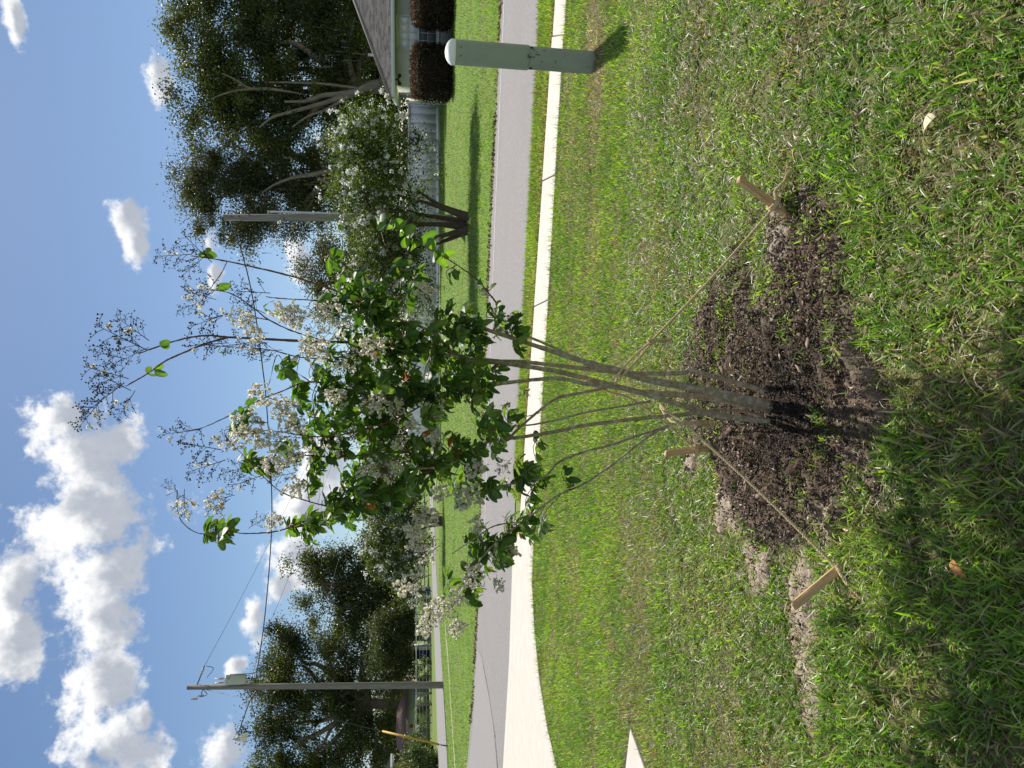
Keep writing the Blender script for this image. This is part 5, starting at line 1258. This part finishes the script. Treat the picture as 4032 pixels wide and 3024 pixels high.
branch('branch', [(1742, 1834, 2.94, 3.4), (1600, 1780, 2.9, 3), (1450, 1790, 2.88, 2.6), (1300, 1800, 2.87, 2.2), (1170, 1790, 2.87, 1.7), (1050, 1780, 2.86, 1.1)], rb)
branch('branch', [(1941, 1306, 2.95, 3.2), (1968, 1225, 2.92, 2.8), (1912, 1139, 2.89, 2.6), (1869, 1093, 2.88, 2.4), (1765, 1021, 2.87, 2.2), (1688, 980, 2.86, 2), (1607, 935, 2.86, 1.8), (1525, 872, 2.85, 1.5), (1489, 867, 2.85, 1)], rb)
branch('branch', [(1697, 1190, 2.95, 2.4), (1650, 1100, 2.93, 2), (1584, 1048, 2.92, 1.7), (1525, 980, 2.92, 1.4), (1494, 890, 2.92, 1)], rb)
branch('branch', [(1530, 1245, 2.97, 2.2), (1450, 1120, 2.96, 1.9), (1350, 1040, 2.95, 1.6), (1250, 960, 2.95, 1.3), (1150, 880, 2.95, .8)], rb)
SK = np.array(SK)

# leaf template: elliptic blade, folded on the midrib and curved
def leaf_template(L_, W_, fold, curl):
    prof = [(0, .0), (.14, .55), (.34, .95), (.56, 1.0), (.80, .80), (.94, .42), (1.0, .0)]
    v = [(0, 0, 0)]; rows = []
    for u, wv in prof[1:-1]:
        z_ = -curl * (u * L_) ** 2 / L_; b = len(v)
        v += [(-W_ * wv / 2, u * L_, z_ + fold * W_ * wv / 2), (0, u * L_, z_), (W_ * wv / 2, u * L_, z_ + fold * W_ * wv / 2)]; rows.append(b)
    v.append((0, L_, -curl * L_)); e = len(v) - 1
    q = []; t_ = [(0, 1 + 1, 1), (0, 3, 2)]
    for a, b in zip(rows[:-1], rows[1:]): q += [(a, a + 1, b + 1, b), (a + 1, a + 2, b + 2, b + 1)]
    a = rows[-1]; t_ += [(a, a + 1, e), (a + 1, a + 2, e)]
    return np.array(v), np.array(q), np.array(t_)
LT = [leaf_template(.054, .036, .25, .25), leaf_template(.058, .037, .10, .45), leaf_template(.046, .032, .40, .1), leaf_template(.056, .034, .05, .7), leaf_template(.050, .037, .30, -.25)]
LC = [(0.030, 0.070, 0.014), (0.040, 0.088, 0.017), (0.052, 0.106, 0.020), (0.066, 0.126, 0.024), (0.085, 0.145, 0.028), (0.11, 0.165, 0.034)]
L_rows = []                                       # (pos, dir, normal, scale, template, colour)
def twig_leaves(pts, spacing, scale, cols, droop=.5, big=1.0, alt=True):
    p = catmull(np.array(pts), 8); s = np.concatenate([[0], np.cumsum(np.linalg.norm(np.diff(p, axis=0), axis=1))])
    u = .02
    side_ax = np.cross(p[-1] - p[0], (0, 0, 1.0)); nn_ = np.linalg.norm(side_ax); side_ax = side_ax / nn_ if nn_ > 1e-6 else np.array((1.0, 0, 0))
    while u < s[-1]:
        q = np.array([np.interp(u, s, p[:, k]) for k in range(3)]); t_ = np.array([np.interp(min(u + .01, s[-1]), s, p[:, k]) for k in range(3)]) - np.array([np.interp(max(u - .01, 0), s, p[:, k]) for k in range(3)]); t_ /= np.linalg.norm(t_) + 1e-9
        ax_ = Matrix.Rotation(random.uniform(-.9, .9), 3, Vector(t_)) @ Vector(side_ax)
        for sg in (-1, 1):
            if random.random() < .10: continue
            d = np.array(ax_) * sg + t_ * random.uniform(.1, .7) + np.array((0, 0, -droop * random.uniform(.2, 1.3))); d /= np.linalg.norm(d)
            up = np.array((random.gauss(0, .45), random.gauss(0, .45) - .15, 1.0)); nrm = up - d * np.dot(up, d); nrm /= np.linalg.norm(nrm)
            sc_l = scale * random.uniform(.7, 1.2) * (1 - .35 * (u / s[-1]) ** 3)
            L_rows.append((q, d, nrm, sc_l, random.randrange(5), cols[random.randrange(len(cols))]))
        u += spacing * random.uniform(.7, 1.35)
BL = [(1330, 1250, 100, 110, 10), (1330, 1420, 120, 110, 12), (1500, 1300, 130, 100, 13), (1640, 1330, 130, 90, 13), (1800, 1290, 110, 80, 12), (1900, 1300, 80, 90, 8), (1500, 1500, 160, 120, 20), (1690, 1480, 130, 110, 16),
      (1400, 1650, 150, 130, 17), (1600, 1680, 170, 120, 19), (1250, 1600, 90, 100, 9), (1200, 1750, 90, 110, 10), (1330, 1830, 130, 110, 12), (1500, 1850, 110, 120, 11), (1680, 1850, 110, 100, 9), (1850, 1600, 90, 110, 7), (1950, 1650, 80, 80, 7), (1880, 1750, 100, 80, 6),
      (1350, 2000, 90, 80, 8), (1250, 2060, 100, 60, 7), (1200, 2110, 60, 50, 5), (1450, 1990, 90, 80, 6), (1900, 1900, 90, 60, 6), (2110, 1860, 55, 50, 4), (1950, 2100, 90, 80, 8), (2090, 2080, 55, 70, 6), (1900, 2200, 110, 80, 9), (2000, 2190, 60, 50, 4), (1820, 2290, 70, 50, 4), (1880, 2385, 40, 35, 2),
      (890, 2085, 50, 45, 4), (960, 1690, 70, 50, 4), (1010, 1830, 60, 50, 4), (1700, 1090, 80, 50, 3), (1600, 1130, 100, 60, 4), (1420, 1130, 90, 70, 5), (1480, 1190, 90, 80, 7), (2000, 1290, 60, 60, 5), (2055, 1335, 35, 40, 2), (1750, 1620, 120, 120, 9), (1550, 1400, 150, 100, 12), (1750, 1400, 100, 90, 8), (1930, 1480, 70, 80, 4), (1820, 1940, 60, 50, 3), (1060, 1420, 60, 40, 1), (1330, 1060, 60, 40, 2), (2240, 1865, 25, 55, 1), (1800, 1820, 90, 80, 6), (1560, 1960, 100, 70, 5), (2050, 1880, 60, 60, 3)]
tw = MB()
for (bx0, by0, rx0, ry0, nt_) in BL:
    for _ in range(int(nt_ * 1.15 + .5)):
        a, rd = random.uniform(0, 2 * math.pi), math.sqrt(random.random())
        Yd = 2.98 + random.gauss(0, .17)
        tip = P(bx0 + math.sin(a) * rd * rx0, by0 + math.cos(a) * rd * ry0, Yd)
        ln = random.uniform(.13, .22)
        dd = np.linalg.norm(SK[:, :3] - tip, axis=1) + np.maximum(0, SK[:, 2] - tip[2]) * .6 + np.abs(np.linalg.norm(SK[:, :3] - tip, axis=1) - ln) * .5
        st_ = SK[np.argmin(dd)][:3]
        v = tip - st_
        if np.linalg.norm(v) < .06: tip = st_ + v / (np.linalg.norm(v) + 1e-6) * .10
        md = (st_ + tip) / 2 + np.array((random.gauss(0, .015), random.gauss(0, .015), .025))
        tw.tube([st_, md, tip], [.0018, .0014, .0008], 5, smooth=3, c=(.9, .8, .6))
        full = np.linalg.norm(tip - st_); f0 = max(0, 1 - .24 / full)
        q0_ = st_ + (tip - st_) * f0 if f0 > .5 else (md if f0 > .2 else st_)
        twig_leaves([q0_, (q0_ + tip) / 2 + (0, 0, .008), tip], .024, .92, LC)
tw.build('twigs', M['redbark'], root, 'stuff', True)
# the light green leafy shoot on the pavement side
sh = [P(a, b, c_) for a, b, c_ in ((1765, 1021, 2.87), (1688, 980, 2.86), (1607, 935, 2.86), (1525, 872, 2.85), (1489, 862, 2.85))]
twig_leaves(sh, .020, 1.3, [(0.075, 0.145, 0.03), (0.10, 0.17, 0.036), (0.06, 0.125, 0.026)], .2)
twig_leaves([P(1940, 1160, 2.89), P(1890, 1110, 2.885), P(1860, 1090, 2.88)], .026, 1.0, LC[2:], .3)
for px2 in ((586, 1468, 2.98), (610, 1370, 2.98), (555, 1475, 2.98), (760, 1010, 2.98), (780, 1005, 2.98), (830, 1140, 2.96), (1060, 1235, 2.97), (1080, 1500, 2.9), (1110, 1440, 2.92), (2530, 1655, 3.0), (2500, 1650, 3.0), (2350, 1428, 2.98), (1020, 1220, 2.97), (840, 1395, 2.96), (2560, 1632, 3.0), (2480, 1650, 3.0), (2485, 1670, 2.99), (2480, 1690, 2.99), (1310, 900, 2.95), (1180, 895, 2.95)):
    q = P(*px2); twig_leaves([q, q + (.004, 0, -.012), q + (.008, 0, -.02)], .012, 1.05 if px2[0] < 2000 else .85, LC[3:], .7)
for _ in range(26):                              # a few leaves turning orange
    i = random.randrange(len(L_rows)); r = L_rows[i]
    L_rows[i] = (*r[:5], random.choice([(0.33, 0.10, 0.02), (0.38, 0.17, 0.03), (0.22, 0.07, 0.02)]))
order = sorted(range(len(L_rows)), key=lambda i: L_rows[i][0][1] - .12 * L_rows[i][3] + random.gauss(0, .04))
leaf_me = {}
def leaf_mesh(k, c):
    key = (k, c)
    if key not in leaf_me:
        v, q, t_ = LT[k]; cv = np.tile(c, (len(v), 1)); cv[1::3] *= 1.0; mid_i = [0] + list(range(2, len(v) - 1, 3)); cv[mid_i] = cv[mid_i] * 1.5 + .01
        leaf_me[key] = mesh_np('leaf', v, q, t_, cv, True); leaf_me[key].materials.append(M['leaf'])
    return leaf_me[key]
for i in order[:300]:
    q, d, nrm, s_, k, c = L_rows[i]
    o = link('leaf', leaf_mesh(k, tuple(c)), None, root)
    x_ = np.cross(d, nrm)
    o.matrix_local = Matrix.Translation(Vector(q - wl(root))) @ Matrix([[x_[0], d[0], nrm[0], 0], [x_[1], d[1], nrm[1], 0], [x_[2], d[2], nrm[2], 0], [0, 0, 0, 1]]) @ Matrix.Scale(s_, 4)
rest = MB()
for i in order[300:]:
    q, d, nrm, s_, k, c = L_rows[i]; v, qq, t_ = LT[k]; x_ = np.cross(d, nrm)
    cv = np.tile(c, (len(v), 1)); mid_i = [0] + list(range(2, len(v) - 1, 3)); cv[mid_i] = cv[mid_i] * 1.5 + .01
    rest.add(q + (v[:, :1] * x_ + v[:, 1:2] * d + v[:, 2:] * nrm) * s_, qq, t_, cv)
rest.build('leaves', M['leaf'], root, 'stuff', True)

# flower panicles and seed heads
ICO_V = np.array([(0, 0, 1), (.894, 0, .447), (.276, .851, .447), (-.724, .526, .447), (-.724, -.526, .447), (.276, -.851, .447), (.724, .526, -.447), (-.276, .851, -.447), (-.894, 0, -.447), (-.276, -.851, -.447), (.724, -.526, -.447), (0, 0, -1)])
ICO_T = [(0, 1, 2), (0, 2, 3), (0, 3, 4), (0, 4, 5), (0, 5, 1), (1, 6, 2), (2, 7, 3), (3, 8, 4), (4, 9, 5), (5, 10, 1), (2, 6, 7), (3, 7, 8), (4, 8, 9), (5, 9, 10), (1, 10, 6), (11, 7, 6), (11, 8, 7), (11, 9, 8), (11, 10, 9), (11, 6, 10)]
def panicle(seed, L_, flower_frac, bud_col, nb_=11):
    """z is the rachis; returns one mesh with stalks, buds and crinkled white petals"""
    rs = random.Random(seed); m = MB(); stalk = (0.14, 0.11, 0.05)
    m.tube([(0, 0, 0), (0, 0, L_)], [.0016, .0007], 5, c=stalk)
    for i in range(nb_):
        h = L_ * (.12 + .85 * i / nb_); a = i * 2.4 + rs.uniform(-.4, .4); l_ = L_ * .46 * (1 - .75 * i / nb_) * rs.uniform(.7, 1.2) + .012
        el_ = rs.uniform(.3, .8); d = np.array((math.cos(a) * math.cos(el_), math.sin(a) * math.cos(el_), math.sin(el_)))
        p0 = np.array((0, 0, h)); p1 = p0 + d * l_
        m.tube([p0, (p0 + p1) / 2 + (0, 0, .004), p1], [.0010, .0008, .0006], 4, c=stalk)
        nbud = max(3, int(l_ / .0085))
        for k in range(nbud):
            f = .35 + .65 * (k + 1) / nbud; q = p0 + (p1 - p0) * f
            e = np.array((rs.gauss(0, 1), rs.gauss(0, 1), rs.gauss(.3, 1))); e /= np.linalg.norm(e); pe = q + e * rs.uniform(.007, .014)
            m.tube([q, pe], [.0006, .0005], 3, c=stalk, cap=False)
            if rs.random() < flower_frac:
                for j in range(6):
                    b = np.array((rs.gauss(0, 1), rs.gauss(0, 1), rs.gauss(0, 1))) + e * .7; b /= np.linalg.norm(b)
                    sd_ = np.cross(b, (rs.gauss(0, 1), rs.gauss(0, 1), rs.gauss(0, 1))); sd_ /= np.linalg.norm(sd_); up = np.cross(b, sd_)
                    w_ = rs.uniform(.0055, .0085); l2 = rs.uniform(.010, .015)
                    sh_ = rs.uniform(.78, 1.0)
                    m.add([pe, pe + b * l2 * .6 + sd_ * w_ + up * rs.gauss(0, .002), pe + b * l2 + up * rs.gauss(0, .003), pe + b * l2 * .6 - sd_ * w_ + up * rs.gauss(0, .002)], None, [(0, 1, 2), (0, 2, 3)], np.array((.92, .87, .74)) * sh_)
            else:
                r2 = rs.uniform(.0022, .0034); m.add(ICO_V * r2 + pe, None, ICO_T, np.array(bud_col) * rs.uniform(.6, 1.3))
    me = m.mesh('panicle'); me.materials.append(M['petal']); return me
FLP = [panicle(s, .13, .80, (0.22, 0.20, 0.09)) for s in range(4)]
HFP = [panicle(10 + s, .14, .30, (0.20, 0.17, 0.08)) for s in range(3)]
SDP = [panicle(20 + s, .15, .02, (0.15, 0.125, 0.07)) for s in range(4)]
def place(pool, name, x_, y_, Y_, s, tilt):
    """panicle tip direction given in the picture plane (degrees from straight up, positive to the picture's world right)"""
    q = P(x_, y_, Y_); o = link(name, random.choice(pool), None, root)
    a = R(tilt + random.uniform(-12, 12)); b = random.uniform(-.5, .3)
    d = Vector((math.sin(a), b, math.cos(a))).normalized()
    o.rotation_mode = 'QUATERNION'; o.rotation_quaternion = d.to_track_quat('Z', 'Y')
    ss = s * random.uniform(.9, 1.1); o.scale = (ss, ss, ss); o.location = Vector(q - wl(root)) - d * .06 * s
for (x_, y_, s, tl) in ((1675, 1152, .9, 60), (1480, 1373, 1.0, 20), (1230, 1370, .9, 10), (997, 1707, 1.25, -5), (1042, 1558, 1.0, 15), (1133, 1594, 1.0, 0), (1178, 1671, 1.0, 0), (1155, 1798, 1.1, -10), (1178, 1920, 1.0, -15), (1088, 2051, .9, -20), (1489, 1590, 1.1, 0), (1471, 1848, 1.05, 0), (1539, 1848, .8, 180), (1720, 1612, 1.0, 10), (1630, 1671, .8, 0), (1720, 1730, 1.0, 0),
    (1880, 1845, 1.0, -30), (1742, 1933, .75, -40), (1855, 1951, 1.2, -30), (1652, 2069, 1.2, -30), (1697, 2033, 1.0, -10), (1645, 2284, 1.15, -30), (1874, 2262, 1.15, -60), (1729, 2390, 1.2, -60), (1684, 2445, .9, -70), (1796, 2455, 1.0, -80), (2007, 2167, 1.0, -50), (1656, 2140, .9, 0), (979, 1260, .8, 0), (1010, 1310, .9, 0), (1155, 1242, 1.1, 10), (1268, 1387, 1.0, 0), (1313, 1233, 1.0, 20), (1060, 1740, 1.0, 0), (1340, 1560, .9, 0), (1560, 1610, .9, 90), (1880, 2060, .8, -60), (1120, 1640, .9, 10), (1180, 1250, .9, -10), (1800, 2350, .9, -60), (1960, 2290, .6, -90)):
    place(FLP, 'flower_panicle', x_, y_, 2.72 + random.uniform(-.06, .08), s * .74, tl)
for (x_, y_, s, tl) in ((726, 1974, .9, -80), (862, 1988, 1.0, -30), (880, 1960, .8, -20), (920, 1740, 1.0, 0), (1000, 1660, 1.0, 0), (1090, 1830, 1.0, -10), (1230, 1780, .9, 0), (800, 1166, .9, 10), (960, 1260, .9, 0), (1280, 1230, .9, 0), (1370, 1290, .9, 30), (1580, 1750, .8, 0), (1990, 1830, .7, -50), (2060, 1540, .45, -120), (1000, 1350, .9, 0), (1700, 2170, .8, -40), (1340, 1750, .9, 0), (1400, 1420, .8, 0), (1270, 1310, .9, 5), (1140, 1720, 1., 0)):
    place(HFP, 'flower_panicle', x_, y_, 2.76 + random.uniform(-.05, .1), s * .80, tl)
for (x_, y_, s, tl) in ((500, 1340, 1.25, 35), (530, 1300, 1.0, 45), (440, 1400, 1.0, 10), (540, 1390, .8, -20), (430, 1470, 1.1, 25), (420, 1560, 1.25, -35), (370, 1610, 1.0, -55), (460, 1510, .9, 30), (500, 1590, .9, -70), (690, 1005, 1.0, 0), (790, 990, .9, 45), (770, 1040, .9, -60), (760, 1200, .6, -30), (830, 1140, 1.0, 5), (1000, 1150, 1.0, 10), (840, 1255, 1.0, -10), (830, 1355, 1.0, 0), (900, 1360, 1.0, -10), (1010, 1390, .8, 20), (720, 1700, .95, 0), (810, 1760, 1.0, 20), (830, 1830, 1.0, -30), (930, 1850, .8, -20), (980, 1890, 1.0, -20), (990, 1210, .9, 20), (1060, 1380, .8, 10), (1140, 900, .7, 10), (1120, 1870, .8, -20), (1010, 2060, .6, 140), (680, 1925, .5, 60)):
    place(SDP, 'seed_panicle', x_, y_, 2.93 + random.uniform(-.03, .06), s, tl)

# ------------------------------------------------------------------ small litter
def chip_mesh(seed):
    rs = random.Random(seed); n_ = 7; v = []
    for z_ in (0, 1):
        for i in range(n_):
            a = 2 * math.pi * (i + rs.uniform(-.35, .35)) / n_; r = rs.uniform(.55, 1.25)
            v.append((math.cos(a) * .022 * r, math.sin(a) * .012 * r, z_ * .006 + rs.uniform(-.003, .003)))
    q = [(i, (i + 1) % n_, n_ + (i + 1) % n_, n_ + i) for i in range(n_)]
    c0 = len(v); v += [(0, 0, -.001), (0, 0, .0075)]
    m = MB(); m.add(v, q, [((i + 1) % n_, i, c0) for i in range(n_)] + [(n_ + i, n_ + (i + 1) % n_, c0 + 1) for i in range(n_)]); me = m.mesh('bark_chip'); me.materials.append(M['barkchip']); return me
CM = [chip_mesh(s) for s in range(5)]
for i, (x_, y_) in enumerate([(2866, 1770), (2908, 1770), (2700, 1850), (2935, 1790), (2955, 1920), (3125, 1928), (3170, 1455), (3272, 1340), (3295, 580), (2895, 1930), (3075, 1405), (3000, 1480), (2790, 1245), (3160, 1320), (2988, 1745), (2785, 1490), (3110, 1100), (3360, 445), (3455, 485), (2905, 1690), (2740, 1890), (3020, 1950), (2835, 1960), (3200, 1350), (3140, 1990), (2880, 2000), (2960, 1830), (2680, 1890)]):
    q = G(x_, y_, .035); q[2] = float(soil_z(q[0:1], q[1:2])[0]) + .016
    o = link('bark_chip', CM[i % 5], None, None, None, q); s_ = random.uniform(.6, 1.25); o.scale = (s_, s_, s_)
    o.rotation_euler = (random.gauss(0, .35), random.gauss(0, .35), random.uniform(0, 6.3))
    if x_ > 3250 or y_ < 700: lb, gr = 'reddish bark chip lying in the sunlit grass beyond the bed', 'bark chips in the grass'
    elif y_ > 1880: lb, gr = 'bark chip lying between the crossing rope and the sandy rim of the bed', 'bark chips beside the crossing rope'
    elif y_ > 1660: lb, gr = 'bark chip lying beside the short upright stake', 'bark chips by the short stake'
    else: lb, gr = 'bark chip lying on bare soil between the trunk and the frayed stake', 'bark chips on the bare soil'
    tag(o, lb, 'bark chip', gr)
def dry_leaf(label, x_, y_, s, rot, c, lift=.02, curl=1.4):
    v, q, t_ = leaf_template(.06, .034, .55, curl)
    v = v * s; cv = np.tile(c, (len(v), 1))
    o = link('dry_leaf', mesh_np('dry_leaf', v, q, t_, cv, True), M['dryleaf'], None, None, G(x_, y_, lift)); o.rotation_euler = (rot[0], rot[1], rot[2])
    md = o.modifiers.new('thickness', 'SOLIDIFY'); md.thickness = .0008
    tag(o, label, 'leaf')
dry_leaf('pale curled dry leaf lying in the sunlit grass', 3690, 455, 1.15, (.5, .2, .3), (1.35, 1.45, 1.5), .045, .9)
dry_leaf('orange brown dry leaf lying in shaded grass under the leaning stake', 3748, 2205, .75, (.4, -.2, 2.4), (.85, .5, .25), .045, .8)
dry_leaf('tan dry leaf lying in grass close to the frayed stake rope', 3130, 585, .7, (.3, .3, 1.2), (.8, .6, .5), .045, .6)
dry_leaf('small yellow fallen leaf lying on the bare dark soil', 2882, 1418, .6, (.3, .1, 1.3), (1.2, 1.25, .55), .05, .3)
